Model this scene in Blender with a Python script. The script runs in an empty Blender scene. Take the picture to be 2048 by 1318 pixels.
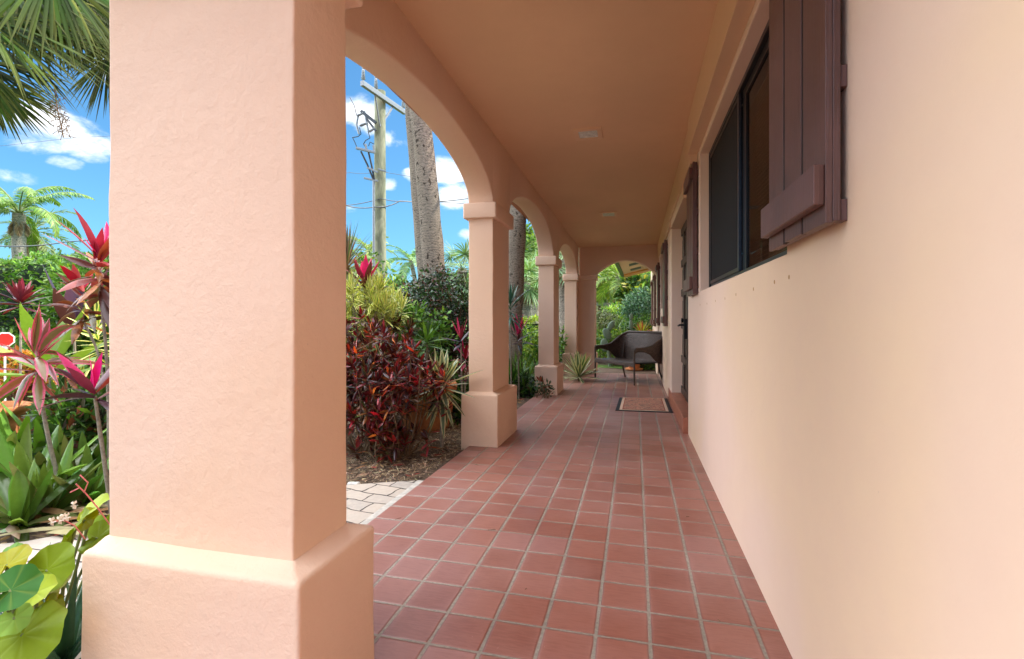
import bpy, math, random
import numpy as np
from math import radians, sin, cos, pi, sqrt

scene = bpy.context.scene
COL = bpy.context.scene.collection
rng = np.random.default_rng(7)
random.seed(7)

# ------------------------------------------------------------------ camera maths (also used to lay the garden out)
F, YAW, HY, CX, H = 985.0, radians(14.0), 638.5, 1024.0, 1.2341
CC, SS = cos(YAW), sin(YAW)
def at(px, py, d):
    """World point seen at photo pixel (px, py), d metres in front of the camera."""
    r = (px - CX) / F * d; u = -(py - HY) / F * d
    return np.array([-SS * d + CC * r, CC * d + SS * r, H + u])
def ground(px, d):
    p = at(px, HY, d); p[2] = GZ
    return p
GZ = -0.03
def ceil_z(y): return 3.10 - 0.0245 * (y - 2.6)
def beam_x(y): return -1.342 + 0.0139 * (y - 4.617)

# ------------------------------------------------------------------ mesh builder
class MB:
    def __init__(self): self.v=[]; self.f=[]; self.uv=[]; self.c=[]; self.n=0; self.smooth=[]
    def add(self, v, f, uv=None, c=None, smooth=True):
        v=np.asarray(v,float).reshape(-1,3); f=np.asarray(f,int)
        k=len(v)
        self.v.append(v); self.f.append(f+self.n); self.n+=k
        self.uv.append(np.zeros((k,2)) if uv is None else np.asarray(uv,float).reshape(-1,2))
        if c is None: c=np.ones((k,3))*0.5
        c=np.asarray(c,float)
        if c.ndim==1: c=np.tile(c,(k,1))
        self.c.append(c)
        self.smooth.append(np.full(len(f),smooth))
    def build(self, name, mat, parent=None, bevel=0, seg=2, loc=None):
        me=bpy.data.meshes.new(name)
        V=np.concatenate(self.v); 
        sizes=np.concatenate([np.full(len(f),f.shape[1]) for f in self.f])
        idx=np.concatenate([f.ravel() for f in self.f])
        me.vertices.add(len(V)); me.vertices.foreach_set('co',V.ravel())
        me.loops.add(len(idx)); me.loops.foreach_set('vertex_index',idx.astype(np.int32))
        me.polygons.add(len(sizes))
        st=np.concatenate([[0],np.cumsum(sizes)[:-1]])
        me.polygons.foreach_set('loop_start',st.astype(np.int32))
        me.polygons.foreach_set('loop_total',sizes.astype(np.int32))
        me.polygons.foreach_set('use_smooth',np.concatenate(self.smooth))
        me.update(calc_edges=True); me.validate()
        a=me.attributes.new('luv','FLOAT2','POINT'); a.data.foreach_set('vector',np.concatenate(self.uv).ravel().astype(np.float32))
        C=np.concatenate(self.c); C4=np.ones((len(C),4)); C4[:,:3]=C
        a=me.color_attributes.new('Col','FLOAT_COLOR','POINT'); a.data.foreach_set('color',C4.ravel().astype(np.float32))
        me.materials.append(mat)
        o=bpy.data.objects.new(name,me); COL.objects.link(o)
        if parent is not None: o.parent=parent
        if bevel:
            m=o.modifiers.new('b','BEVEL'); m.width=bevel; m.segments=seg; m.limit_method='ANGLE'; m.angle_limit=radians(35)
        return o

def box(mb,x0,x1,y0,y1,z0,z1,c=None):
    v=[(x0,y0,z0),(x1,y0,z0),(x1,y1,z0),(x0,y1,z0),(x0,y0,z1),(x1,y0,z1),(x1,y1,z1),(x0,y1,z1)]
    f=[(0,3,2,1),(4,5,6,7),(0,1,5,4),(1,2,6,5),(2,3,7,6),(3,0,4,7)]
    mb.add(v,f,c=c,smooth=False)
def hexa(mb,b,t,c=None):
    """Solid from a bottom quad and a top quad, both counter-clockwise seen from above."""
    v=list(b)+list(t); f=[(0,3,2,1),(4,5,6,7),(0,1,5,4),(1,2,6,5),(2,3,7,6),(3,0,4,7)]
    mb.add(v,f,c=c,smooth=False)
def obox(mb,p,q,w,h,up=(0,0,1),c=None):
    """A bar from p to q, w wide (sideways) and h high."""
    p=np.array(p,float);q=np.array(q,float);d=q-p;d/=np.linalg.norm(d)
    s=np.cross(d,up); s/=np.linalg.norm(s); u=np.cross(s,d)
    a=[p-s*w/2-u*h/2,p+s*w/2-u*h/2,p+s*w/2+u*h/2,p-s*w/2+u*h/2]
    b=[x+(q-p) for x in a]
    mb.add(a+b,[(0,1,2,3),(7,6,5,4),(0,4,5,1),(1,5,6,2),(2,6,7,3),(3,7,4,0)],c=c,smooth=False)
def tube(mb,pts,rad,n=10,cap=True,c=None,jit=0,flat=1.0):
    pts=np.asarray(pts,float); m=len(pts); rad=np.broadcast_to(np.asarray(rad,float),(m,))
    t=np.gradient(pts,axis=0); t/=np.linalg.norm(t,axis=1)[:,None]+1e-12
    ref=np.array([0,0,1.]) if abs(t[0][2])<.9 else np.array([1.,0,0])
    s=np.cross(t[0],ref); s/=np.linalg.norm(s)
    V=[];UV=[]
    ln=np.concatenate([[0],np.cumsum(np.linalg.norm(np.diff(pts,axis=0),axis=1))])
    a=np.arange(n)/n*2*pi
    for i in range(m):
        s=s-t[i]*np.dot(s,t[i]); s/=np.linalg.norm(s); u=np.cross(t[i],s)
        r=rad[i]*(1+jit*rng.uniform(-1,1,n))
        V.append(pts[i]+(np.cos(a)*r)[:,None]*s+(np.sin(a)*r*flat)[:,None]*u)
        UV.append(np.stack([np.arange(n)/n,np.full(n,ln[i])],1))
    V=np.concatenate(V)
    i=np.arange(m-1)[:,None]; j=np.arange(n)[None,:]; j2=(j+1)%n
    f=np.stack([np.broadcast_to(i*n+j,(m-1,n)),np.broadcast_to(i*n+j2,(m-1,n)),np.broadcast_to((i+1)*n+j2,(m-1,n)),np.broadcast_to((i+1)*n+j,(m-1,n))],-1).reshape(-1,4)
    mb.add(V,f,np.concatenate(UV),c)
    if cap:
        for k,flip in ((0,True),(m-1,False)):
            ring=V[k*n:(k+1)*n]
            ff=np.arange(n)[None,:]
            mb.add(ring,ff[:,::-1] if flip else ff,c=c,smooth=False)
def lathe(mb,prof,center=(0,0,0),n=24,c=None,axis=(0,0,1)):
    cx,cy,cz=center; V=[];m=len(prof); a=np.arange(n)/n*2*pi
    ax=np.array(axis,float); ax/=np.linalg.norm(ax)
    r0=np.array([1.,0,0]) if abs(ax[0])<.9 else np.array([0,1.,0])
    u=np.cross(ax,r0); u/=np.linalg.norm(u); w=np.cross(ax,u)
    for r,z in prof: V.append(np.array(center)+(np.cos(a)*r)[:,None]*u+(np.sin(a)*r)[:,None]*w+ax*z)
    i=np.arange(m-1)[:,None]; j=np.arange(n)[None,:]; j2=(j+1)%n
    sh=(m-1,n)
    f=np.stack([np.broadcast_to(x,sh) for x in (i*n+j,i*n+j2,(i+1)*n+j2,(i+1)*n+j)],-1).reshape(-1,4)
    mb.add(np.concatenate(V),f,c=c)

def nrm(a): return a/(np.linalg.norm(a,axis=-1,keepdims=True)+1e-12)
PROF={
 'lance':lambda s:np.interp(s,[0,.12,.4,.7,1],[.25,.55,1,.75,.02]),
 'strap':lambda s:np.interp(s,[0,.1,.6,.85,1],[.6,.9,1,.6,.03]),
 'broad':lambda s:np.interp(s,[0,.3,.75,.92,1],[.7,.85,1,.7,.1]),
 'oval':lambda s:np.interp(s,[0,.25,.5,.75,1],[.1,.8,1,.75,.05]),
 'spike':lambda s:np.interp(s,[0,.3,1],[1,.8,.03]),
}
def blades(mb,P,D,S,L,W,g,K=4,prof='lance',fold=0.25,C=(.1,.2,.05),tipC=None,mid=True):
    P=np.asarray(P,float);n=len(P)
    if n==0: return
    D=nrm(np.asarray(D,float)); S=np.asarray(S,float)
    S=nrm(S-D*np.sum(S*D,-1,keepdims=True))
    L=np.broadcast_to(np.asarray(L,float),(n,)); W=np.broadcast_to(np.asarray(W,float),(n,)); g=np.broadcast_to(np.asarray(g,float),(n,))
    C=np.asarray(C,float)
    if C.ndim==1: C=np.tile(C,(n,1))
    s=np.linspace(0,1,K+1)
    d=D[:,None,:]+g[:,None,None]*s[None,:,None]*np.array([0,0,-1.])
    d=nrm(d)
    step=np.concatenate([np.zeros((n,1,3)),(d[:,:-1]+d[:,1:])/2],1)*(L/K)[:,None,None]
    pt=P[:,None,:]+np.cumsum(step,1)
    N=np.cross(np.broadcast_to(S[:,None,:],d.shape),d)
    w=(W[:,None]*PROF[prof](s)[None,:]/2)[...,None]
    Sb=S[:,None,:]
    cols=3 if mid else 2
    if mid: V=np.stack([pt-Sb*w+N*fold*w,pt,pt+Sb*w+N*fold*w],2)
    else: V=np.stack([pt-Sb*w,pt+Sb*w],2)
    us=np.array([0,.5,1.]) if mid else np.array([0,1.])
    UV=np.stack([np.broadcast_to(us[None,None,:],(n,K+1,cols)),np.broadcast_to(s[None,:,None],(n,K+1,cols))],-1)
    CC_=np.broadcast_to(C[:,None,None,:],(n,K+1,cols,3)).copy()
    if tipC is not None:
        t=(s**2)[None,:,None,None]; CC_=CC_*(1-t)+np.asarray(tipC,float)*t
    b=np.arange(n)[:,None,None]*(K+1)*cols; i=np.arange(K)[None,:,None]*cols; j=np.arange(cols-1)[None,None,:]
    q=b+i+j
    f=np.stack([q,q+1,q+cols+1,q+cols],-1).reshape(-1,4)
    mb.add(V.reshape(-1,3),f,UV.reshape(-1,2),CC_.reshape(-1,3))

def pick(pal,n,j=.25):
    pal=np.asarray(pal,float); c=pal[rng.integers(0,len(pal),n)]
    return np.clip(c*(1+j*rng.uniform(-1,1,(n,1)))*(1+.12*rng.uniform(-1,1,(n,3))),0.001,1)
def randdir(n):
    return nrm(rng.normal(size=(n,3)))
def rosette(mb,center,n,L,W,e_in=80,e_out=10,g=.5,prof='lance',fold=.25,pal=((.1,.2,.05),),K=6,rise=0.0,axis=None,inner=None,tipC=None,jit=.25,chaos=0):
    i=np.arange(n); t=i/max(1,n-1)
    az=i*2.39996+rng.uniform(0,6.28)+rng.uniform(-.25,.25,n)
    e=np.radians(e_in+(e_out-e_in)*t+rng.uniform(-8,8,n))
    D=np.stack([np.cos(e)*np.cos(az),np.cos(e)*np.sin(az),np.sin(e)],1)
    S=np.stack([-np.sin(az),np.cos(az),0*az],1)+rng.normal(0,.12,(n,3))
    P=np.tile(np.asarray(center,float),(n,1)); P[:,2]+=(1-t)*rise
    if axis is not None:
        ax=nrm(np.asarray(axis,float)); v=np.cross([0,0,1.],ax); c=ax[2]; vx=np.array([[0,-v[2],v[1]],[v[2],0,-v[0]],[-v[1],v[0],0]])
        R=np.eye(3)+vx+vx@vx/(1+c); D=D@R.T; S=S@R.T
    C=pick(pal,n,jit)
    if inner is not None:
        k=np.clip(1-t*2.2,0,1)[:,None]; C=C*(1-k)+pick(inner,n,jit)*k
    LL=L*(.7+.3*np.minimum(1,t*2+.3))*rng.uniform(.8,1.12,n)
    if chaos:
        LL=LL*rng.uniform(1-.35*chaos,1+.2*chaos,n); D=nrm(D+chaos*rng.normal(0,.28,(n,3))); S=S+chaos*rng.normal(0,.45,(n,3)); P=P+chaos*rng.normal(0,.012,(n,3)); g=g*np.exp(chaos*rng.normal(0,.5,n))
    blades(mb,P,D,S,LL,W*rng.uniform(.85,1.15,n),g*rng.uniform(.6,1.4,n)*(.3+.7*t),K,prof,fold,C,tipC)
def leafcloud(mb,centers,r,per,L,W,pal,up=.5,prof='oval',K=2,g=.4,fold=.3,outward=None,jit=.3,mid=True,squash=.8):
    """Small leaves in clumps round given centres."""
    centers=np.asarray(centers,float); n=len(centers)*per
    cen=np.repeat(centers,per,0)
    off=randdir(n)*(rng.uniform(0,1,(n,1))**.45)*r; off[:,2]*=squash
    P=cen+off
    D=nrm(off/r)+rng.normal(0,.6,(n,3))+np.array([0,0,up])
    tone=np.repeat(rng.uniform(.72,1.28,len(centers)),per)[:,None]
    C=pick(pal,n,jit)*tone
    blades(mb,P,D,rng.normal(size=(n,3)),L*rng.uniform(.6,1.25,n),W*rng.uniform(.7,1.2,n),g,K,prof,fold,C,mid=mid)

# ------------------------------------------------------------------ things, parts, tags
def thing(name,label,cat,loc=(0,0,0),group=None):
    o=bpy.data.objects.new(name,None); COL.objects.link(o); o.location=loc; o['label']=label; o['category']=cat
    o.empty_display_size=.1
    if group:o['group']=group
    return o
def tag(o,label=None,cat=None,group=None,kind=None):
    if label:o['label']=label
    if cat:o['category']=cat
    if group:o['group']=group
    if kind:o['kind']=kind
    return o
def part(mb,name,mat,parent,bevel=0,seg=2):
    """mb is in world space; keep it there under a parent placed anywhere."""
    o=mb.build(name,mat,None,bevel,seg)
    o.parent=parent
    p=parent; off=np.zeros(3)
    while p is not None: off+=np.array(p.location); p=p.parent
    if np.any(off!=0): 
        me=o.data; k=len(me.vertices); co=np.empty(k*3); me.vertices.foreach_get('co',co); co=co.reshape(-1,3)-off; me.vertices.foreach_set('co',co.ravel()); me.update()
    return o

# ------------------------------------------------------------------ materials
def newmat(name):
    m=bpy.data.materials.new(name); m.use_nodes=True
    nt=m.node_tree; b=nt.nodes['Principled BSDF']
    return m,nt,b
def nd(nt,t,**k):
    n=nt.nodes.new(t)
    for a,v in k.items():
        if a=='inp':
            for kk,vv in v.items(): n.inputs[kk].default_value=vv
        else: setattr(n,a,v)
    return n
def ramp(nt,fac,stops):
    r=nt.nodes.new('ShaderNodeValToRGB'); e=r.color_ramp.elements
    while len(e)<len(stops): e.new(.5)
    for x,(p,c) in zip(e,stops): x.position=p; x.color=(*c,1) if len(c)==3 else c
    nt.links.new(fac,r.inputs['Fac']); return r.outputs['Color']
def mix(nt,fac,a,b,mode='MIX'):
    m=nt.nodes.new('ShaderNodeMix'); m.data_type='RGBA'; m.blend_type=mode
    def s(i,v):
        if hasattr(v,'is_linked') or hasattr(v,'links'): nt.links.new(v,m.inputs[i])
        elif isinstance(v,(int,float)): m.inputs[i].default_value=v
        else: m.inputs[i].default_value=(*v,1) if len(v)==3 else v
    s('Factor',fac) if not isinstance(fac,(int,float)) else m.inputs[0].__setattr__('default_value',fac)
    s(6,a); s(7,b); return m.outputs[2]
def math_(nt,op,a,b=None,c=None):
    m=nt.nodes.new('ShaderNodeMath'); m.operation=op
    for i,v in enumerate((a,b,c)):
        if v is None: continue
        if isinstance(v,(int,float)): m.inputs[i].default_value=v
        else: nt.links.new(v,m.inputs[i])
    return m.outputs[0]
def maprange(nt,v,a,b,c=0,d=1,smooth=False):
    m=nt.nodes.new('ShaderNodeMapRange'); m.interpolation_type='SMOOTHSTEP' if smooth else 'LINEAR'
    nt.links.new(v,m.inputs[0]); 
    for i,x in zip((1,2,3,4),(a,b,c,d)): m.inputs[i].default_value=x
    return m.outputs[0]
def noise(nt,scale,detail=4,rough=.55,vec=None,dist=0,dim='3D'):
    n=nt.nodes.new('ShaderNodeTexNoise'); n.noise_dimensions=dim; n.inputs['Scale'].default_value=scale; n.inputs['Detail'].default_value=detail; n.inputs['Roughness'].default_value=rough; n.inputs['Distortion'].default_value=dist
    if vec is not None: nt.links.new(vec,n.inputs['Vector'])
    return n.outputs['Fac']
def coord(nt,scale=None):
    t=nt.nodes.new('ShaderNodeNewGeometry').outputs['Position']
    if scale is not None:
        m=nt.nodes.new('ShaderNodeMapping'); m.inputs['Scale'].default_value=scale; nt.links.new(t,m.inputs[0]); t=m.outputs[0]
    return t
def bump(nt,b,h,strength=.3,dist=.01,prev=None):
    n=nt.nodes.new('ShaderNodeBump'); n.inputs['Strength'].default_value=strength; n.inputs['Distance'].default_value=dist
    nt.links.new(h,n.inputs['Height'])
    if prev is not None: nt.links.new(prev,n.inputs['Normal'])
    nt.links.new(n.outputs[0],b.inputs['Normal']); return n.outputs[0]

def stucco(name,c,var=.06,grain=1.0,rough=.75,spec=.25,bs=.5,c2=None):
    m,nt,b=newmat(name); p=coord(nt)
    big=noise(nt,.9,3,.5,p); mid=noise(nt,7,4,.6,p)
    c0=[x*(1-var) for x in c]; c1=[min(1,x*(1+var)) for x in c]
    col=mix(nt,maprange(nt,big,.3,.7),c0,c1)
    if c2 is not None: col=mix(nt,maprange(nt,noise(nt,.55,2,.5,p,.4),.42,.62,0,.8,True),col,c2)
    col=mix(nt,maprange(nt,mid,.35,.75,0,.25),col,[c[0]*.93,c[1]*.88,c[2]*.86])
    st=noise(nt,40,2,.5,p); sp=maprange(nt,st,.78,.82)
    col=mix(nt,math_(nt,'MULTIPLY',sp,.35),col,[x*.55 for x in c])
    nt.links.new(col,b.inputs['Base Color']); b.inputs['Roughness'].default_value=rough; b.inputs['Specular IOR Level'].default_value=spec
    g=noise(nt,110,5,.65,p); lum=noise(nt,26,3,.6,p)
    gm=maprange(nt,noise(nt,3.5,2,.5,p),.35,.7,.3,1)
    h=math_(nt,'ADD',math_(nt,'MULTIPLY',math_(nt,'MULTIPLY',g,gm),.5*grain),math_(nt,'MULTIPLY',lum,.9*grain))
    bump(nt,b,h,bs,.0055)
    return m
PEACH=(.765,.54,.405)
M={}
M['stucco']=stucco('peach stucco',PEACH,.08,1,.75,.25,.7,(.75,.51,.345))
M['wallpaint']=stucco('peach wall stucco',(.775,.575,.455),.04,.5,.55,.3,.36,(.79,.58,.375))
M['ceiling']=stucco('peach ceiling paint',(.73,.49,.30),.05,.5,.7,.25)
M['trim']=stucco('peach trim paint',(.74,.50,.31),.04,.2,.5,.3)
M['orange']=stucco('orange trim paint',(.72,.34,.09),.04,.2,.5,.3)
M['cream']=stucco('cream soffit paint',(.78,.60,.36),.03,.2,.6,.3)
M['white_wall']=stucco('pale far stucco',(.80,.70,.55),.03,.3,.7,.3)

def simple(name,c,rough=.5,metal=0,spec=.5,nscale=30,namp=.15,bscale=None,bstr=.2,bdist=.003):
    m,nt,b=newmat(name); p=coord(nt)
    n=noise(nt,nscale,4,.6,p)
    col=mix(nt,maprange(nt,n,.3,.7),[x*(1-namp) for x in c],[min(1,x*(1+namp)) for x in c])
    nt.links.new(col,b.inputs['Base Color']); b.inputs['Roughness'].default_value=rough; b.inputs['Metallic'].default_value=metal; b.inputs['Specular IOR Level'].default_value=spec
    if bscale: bump(nt,b,noise(nt,bscale,4,.6,p),bstr,bdist)
    return m
def woodpaint(name,c,rough=.3):
    m,nt,b=newmat(name); p=coord(nt,(120,120,3)); p2=coord(nt)
    g=noise(nt,1,5,.65,p,1.5); big=noise(nt,5,3,.5,p2)
    col=mix(nt,maprange(nt,big,.3,.7),[x*.78 for x in c],[x*1.2 for x in c])
    col=mix(nt,maprange(nt,g,.45,.75,0,.45),col,[x*.5 for x in c])
    ch=maprange(nt,noise(nt,90,3,.6,p2),.74,.77)
    col=mix(nt,math_(nt,'MULTIPLY',ch,.5),col,(.30,.22,.18))
    nt.links.new(col,b.inputs['Base Color'])
    nt.links.new(maprange(nt,big,.3,.7,max(.3,rough*.8),rough*1.25),b.inputs['Roughness']); b.inputs['Specular IOR Level'].default_value=.5
    bump(nt,b,g,.6,.003)
    return m
M['brown']=woodpaint('brown shutter paint',(.130,.062,.050),.38)
M['batten']=woodpaint('brown rough batten paint',(.15,.075,.066),.38)
M['groove_shade']=simple('painted shutter gap shade',(.018,.010,.007),.8)  # near-black colour standing in for the shade between boards
M['doorwood']=woodpaint('dark brown door wood',(.040,.022,.013),.4)
M['bronze']=simple('dark bronze aluminium',(.016,.016,.018),.32,.4,.5)
M['sillmetal']=simple('grey aluminium track',(.05,.06,.075),.32,.7,.5)
M['black']=simple('black iron',(.008,.008,.01),.4,.3)
M['rubber']=simple('black rubber',(.012,.013,.014),.65)
M['screen']=simple('insect screen',(.012,.012,.013),.7,0,.2,400,.4)
M['dark_room']=simple('dark interior wall',(.05,.03,.02),.8)
M['blind']=simple('tan blind slats',(.36,.2,.1),.5)
M['roof']=simple('clay roof tile',(.35,.13,.07),.8)
M['terracotta']=simple('terracotta',(.42,.16,.06),.75,0,.25,9,.3,60,.3,.004)
M['whitepaint']=simple('white paint',(.75,.74,.72),.4)
M['red']=simple('red sign face',(.62,.02,.015),.35)
M['steel']=simple('galvanised steel',(.20,.21,.22),.5,.3)
M['darkgrey']=simple('dark grey fittings',(.05,.055,.06),.45)
M['insul']=simple('grey porcelain',(.20,.22,.23),.25)
M['lightlens']=simple('frosted lamp glass',(.70,.74,.70),.2,0,.6,25,.25)
M['stem']=simple('brown plant stem',(.16,.10,.055),.8,0,.2,40,.35,80,.5,.004)
M['greystem']=simple('grey plant stem',(.25,.21,.16),.8,0,.2,40,.35,80,.5,.004)
M['greenstem']=simple('green plant stem',(.14,.17,.05),.6,0,.3,40,.3)
M['pinkstem']=simple('pink flower stalk',(.62,.16,.14),.5)
M['chips']=None

def leafmat(name,rough=.38,trans=.25,margin=None,mw=.30,spec=.45,stripe=0.0,tr_tint=(1.25,1.3,.6)):
    m,nt,b=newmat(name)
    a=nt.nodes.new('ShaderNodeAttribute'); a.attribute_name='Col'
    col=a.outputs['Color']
    uv=nt.nodes.new('ShaderNodeAttribute'); uv.attribute_name='luv'
    sx=nt.nodes.new('ShaderNodeSeparateXYZ'); nt.links.new(uv.outputs['Vector'],sx.inputs[0])
    d=math_(nt,'ABSOLUTE',math_(nt,'SUBTRACT',sx.outputs[0],.5))
    p=coord(nt)
    nz=noise(nt,25,3,.6,p)
    if margin is not None:
        dd=math_(nt,'ADD',d,math_(nt,'MULTIPLY',math_(nt,'SUBTRACT',nz,.5),.12))
        col=mix(nt,maprange(nt,dd,mw-.03,mw+.03),col,margin)
    col=mix(nt,maprange(nt,nz,.3,.7,0,.35),col,(.55,.5,.35),'MULTIPLY')
    if stripe>0:
        w=math_(nt,'SINE',math_(nt,'MULTIPLY',sx.outputs[0],55.0))
        col=mix(nt,maprange(nt,w,-1,1,0,stripe),col,(.75,.75,.5),'MULTIPLY')
    # mid rib
    nt.links.new(col,b.inputs['Base Color']); b.inputs['Roughness'].default_value=rough; b.inputs['Specular IOR Level'].default_value=spec
    if trans>0:
        t=nt.nodes.new('ShaderNodeBsdfTranslucent')
        tc=mix(nt,1.0,col,tr_tint,'MULTIPLY'); nt.links.new(tc,t.inputs[0])
        ms=nt.nodes.new('ShaderNodeMixShader'); ms.inputs[0].default_value=trans
        nt.links.new(b.outputs[0],ms.inputs[1]); nt.links.new(t.outputs[0],ms.inputs[2])
        nt.links.new(ms.outputs[0],nt.nodes['Material Output'].inputs[0])
    return m
M['leaf']=leafmat('leaf',.45,.28,spec=.35)
M['palmleaf']=leafmat('palm leaf',.65,.25,spec=.1)
M['glossleaf']=leafmat('glossy leaf',.26,.18,spec=.5)
M['cordy']=leafmat('pink edged cordyline leaf',.32,.25,(.50,.07,.13),.30,tr_tint=(1.4,.8,.7))
M['redleaf']=leafmat('red leaf',.3,.22,tr_tint=(1.5,.7,.6))
M['varieg']=leafmat('cream edged leaf',.35,.2,(.62,.58,.34),.27)
M['yvarieg']=leafmat('yellow edged leaf',.35,.25,(.72,.66,.22),.2)
M['dry']=leafmat('dry leaf',.8,.15,tr_tint=(1,1,1))

def barkmat(name,c,rings=14,amp=1.0):
    m,nt,b=newmat(name)
    uv=nt.nodes.new('ShaderNodeAttribute'); uv.attribute_name='luv'
    sx=nt.nodes.new('ShaderNodeSeparateXYZ'); nt.links.new(uv.outputs['Vector'],sx.inputs[0])
    p=coord(nt); ps=coord(nt,(1,1,3.2))
    n1=noise(nt,7,4,.6,p)
    y=math_(nt,'ADD',math_(nt,'MULTIPLY',sx.outputs[1],float(rings)),math_(nt,'MULTIPLY',n1,3.6))
    saw=math_(nt,'FRACT',y)
    n2=noise(nt,30,6,.75,ps,.6); n3=noise(nt,2,2,.5,p)
    f=math_(nt,'ADD',math_(nt,'MULTIPLY',n2,.8),math_(nt,'MULTIPLY',saw,.12))
    col=ramp(nt,f,[(.36,[x*.18 for x in c]),(.47,[x*.75 for x in c]),(.60,[min(1,x*1.15) for x in c]),(.78,[min(1,x*1.6) for x in c])])
    col=mix(nt,maprange(nt,n3,.35,.65,0,.4),col,[c[0]*.7,c[1]*.72,c[2]*.66])
    hole=maprange(nt,noise(nt,17,2,.5,coord(nt,(1,1,.8))),.635,.665)
    col=mix(nt,math_(nt,'MULTIPLY',hole,.85),col,(.02,.015,.01))
    nt.links.new(col,b.inputs['Base Color']); b.inputs['Roughness'].default_value=.9; b.inputs['Specular IOR Level'].default_value=.15
    h=math_(nt,'SUBTRACT',math_(nt,'ADD',math_(nt,'MULTIPLY',n2,.8),math_(nt,'MULTIPLY',saw,.28)),hole)
    bump(nt,b,h,.8*amp,.02)
    return m
M['palmbark']=barkmat('palm bark',(.25,.205,.16),22,.7)
M['palebark']=barkmat('pale palm bark',(.38,.33,.27),9,.5)
def polewood():
    m,nt,b=newmat('green treated pole wood'); p=coord(nt,(30,30,1.2)); p2=coord(nt,(5,5,1.5))
    n=noise(nt,1,5,.65,p,1.); n2=noise(nt,1,4,.6,p2,.8)
    col=ramp(nt,n2,[(.3,(.07,.075,.045)),(.46,(.16,.17,.10)),(.6,(.25,.25,.155)),(.8,(.13,.12,.075))])
    col=mix(nt,maprange(nt,n,.62,.7,0,.7),col,(.06,.05,.03))
    nt.links.new(col,b.inputs['Base Color']); b.inputs['Roughness'].default_value=.85
    bump(nt,b,n,.5,.01); return m
M['pole']=polewood()

def tilemat():
    m,nt,b=newmat('terracotta floor tiles'); p=coord(nt)
    T=.205
    s=nt.nodes.new('ShaderNodeSeparateXYZ'); nt.links.new(p,s.inputs[0])
    wob=math_(nt,'MULTIPLY',math_(nt,'SUBTRACT',noise(nt,14,2,.5,p),.5),.035)
    u=math_(nt,'ADD',math_(nt,'ADD',math_(nt,'DIVIDE',s.outputs[0],T),5.721),20.0)
    v=math_(nt,'ADD',math_(nt,'SUBTRACT',math_(nt,'DIVIDE',s.outputs[1],T),10.485),80.0)
    fu=math_(nt,'FRACT',u); fv=math_(nt,'FRACT',v)
    du=math_(nt,'MINIMUM',fu,math_(nt,'SUBTRACT',1.0,fu)); dv=math_(nt,'MINIMUM',fv,math_(nt,'SUBTRACT',1.0,fv))
    du2=math_(nt,'ADD',du,wob); dv2=math_(nt,'ADD',math_(nt,'MULTIPLY',dv,1.25),wob)
    d=math_(nt,'SMOOTH_MIN',du2,dv2,.03)
    tile=maprange(nt,d,.026,.037,smooth=True)
    idv=nt.nodes.new('ShaderNodeCombineXYZ'); nt.links.new(math_(nt,'FLOOR',u),idv.inputs[0]); nt.links.new(math_(nt,'FLOOR',v),idv.inputs[1])
    wn=nt.nodes.new('ShaderNodeTexWhiteNoise'); wn.noise_dimensions='2D'; nt.links.new(idv.outputs[0],wn.inputs['Vector'])
    col=ramp(nt,wn.outputs['Value'],[(0,(.215,.072,.048)),(.3,(.265,.090,.058)),(.65,(.30,.110,.074)),(.88,(.325,.132,.094)),(1,(.31,.14,.118))])
    n1=noise(nt,9,5,.65,p); n2=noise(nt,55,4,.6,p); n3=noise(nt,1.1,3,.5,p)
    col=mix(nt,maprange(nt,noise(nt,5,3,.5,p),.35,.75,0,.5),col,(.36,.165,.125))
    col=mix(nt,maprange(nt,n3,.42,.66,0,.38),col,(.40,.215,.185))
    stk=noise(nt,1,4,.65,coord(nt,(14,90,14)),.6)
    col=mix(nt,maprange(nt,stk,.45,.75,0,.35),col,(.40,.17,.125))
    col=mix(nt,maprange(nt,stk,.5,.28,0,.35),col,(.20,.07,.05))
    col=mix(nt,math_(nt,'MULTIPLY',maprange(nt,d,.041,.062,1,0),.55),col,(.15,.055,.04))
    # pale bloom at tile edges
    edge=math_(nt,'MULTIPLY',maprange(nt,d,.05,.17,1,0),maprange(nt,n3,.4,.65))
    col=mix(nt,math_(nt,'MULTIPLY',edge,math_(nt,'MULTIPLY',n2,.55)),col,(.50,.29,.25))
    sc=noise(nt,1,3,.6,coord(nt,(60,9,9)),2.)
    col=mix(nt,maprange(nt,sc,.70,.78,0,.28),col,(.52,.30,.25))
    gr=mix(nt,maprange(nt,n3,.35,.65),(.24,.20,.15),(.39,.34,.27))
    gr=mix(nt,maprange(nt,n2,.4,.7,0,.6),gr,(.13,.10,.08))
    col=mix(nt,tile,gr,col)
    spk=maprange(nt,noise(nt,120,1,.5,p),.845,.855)
    col=mix(nt,math_(nt,'MULTIPLY',spk,.7),col,(.75,.66,.55))
    nt.links.new(col,b.inputs['Base Color'])
    r=math_(nt,'ADD',maprange(nt,noise(nt,2.3,2,.5,p),.25,.75,.30,.42,True),math_(nt,'MULTIPLY',math_(nt,'SUBTRACT',1.0,tile),.35))
    nt.links.new(r,b.inputs['Roughness']); b.inputs['Specular IOR Level'].default_value=.5
    wv=math_(nt,'MULTIPLY',math_(nt,'ADD',math_(nt,'MULTIPLY',wn.outputs['Value'],.25),math_(nt,'MULTIPLY',n1,.10)),1.0)
    h=math_(nt,'ADD',maprange(nt,d,.022,.075,smooth=True),math_(nt,'ADD',math_(nt,'MULTIPLY',n2,.06),wv))
    bump(nt,b,h,.5,.004)
    return m
M['tile']=tilemat()
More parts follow.
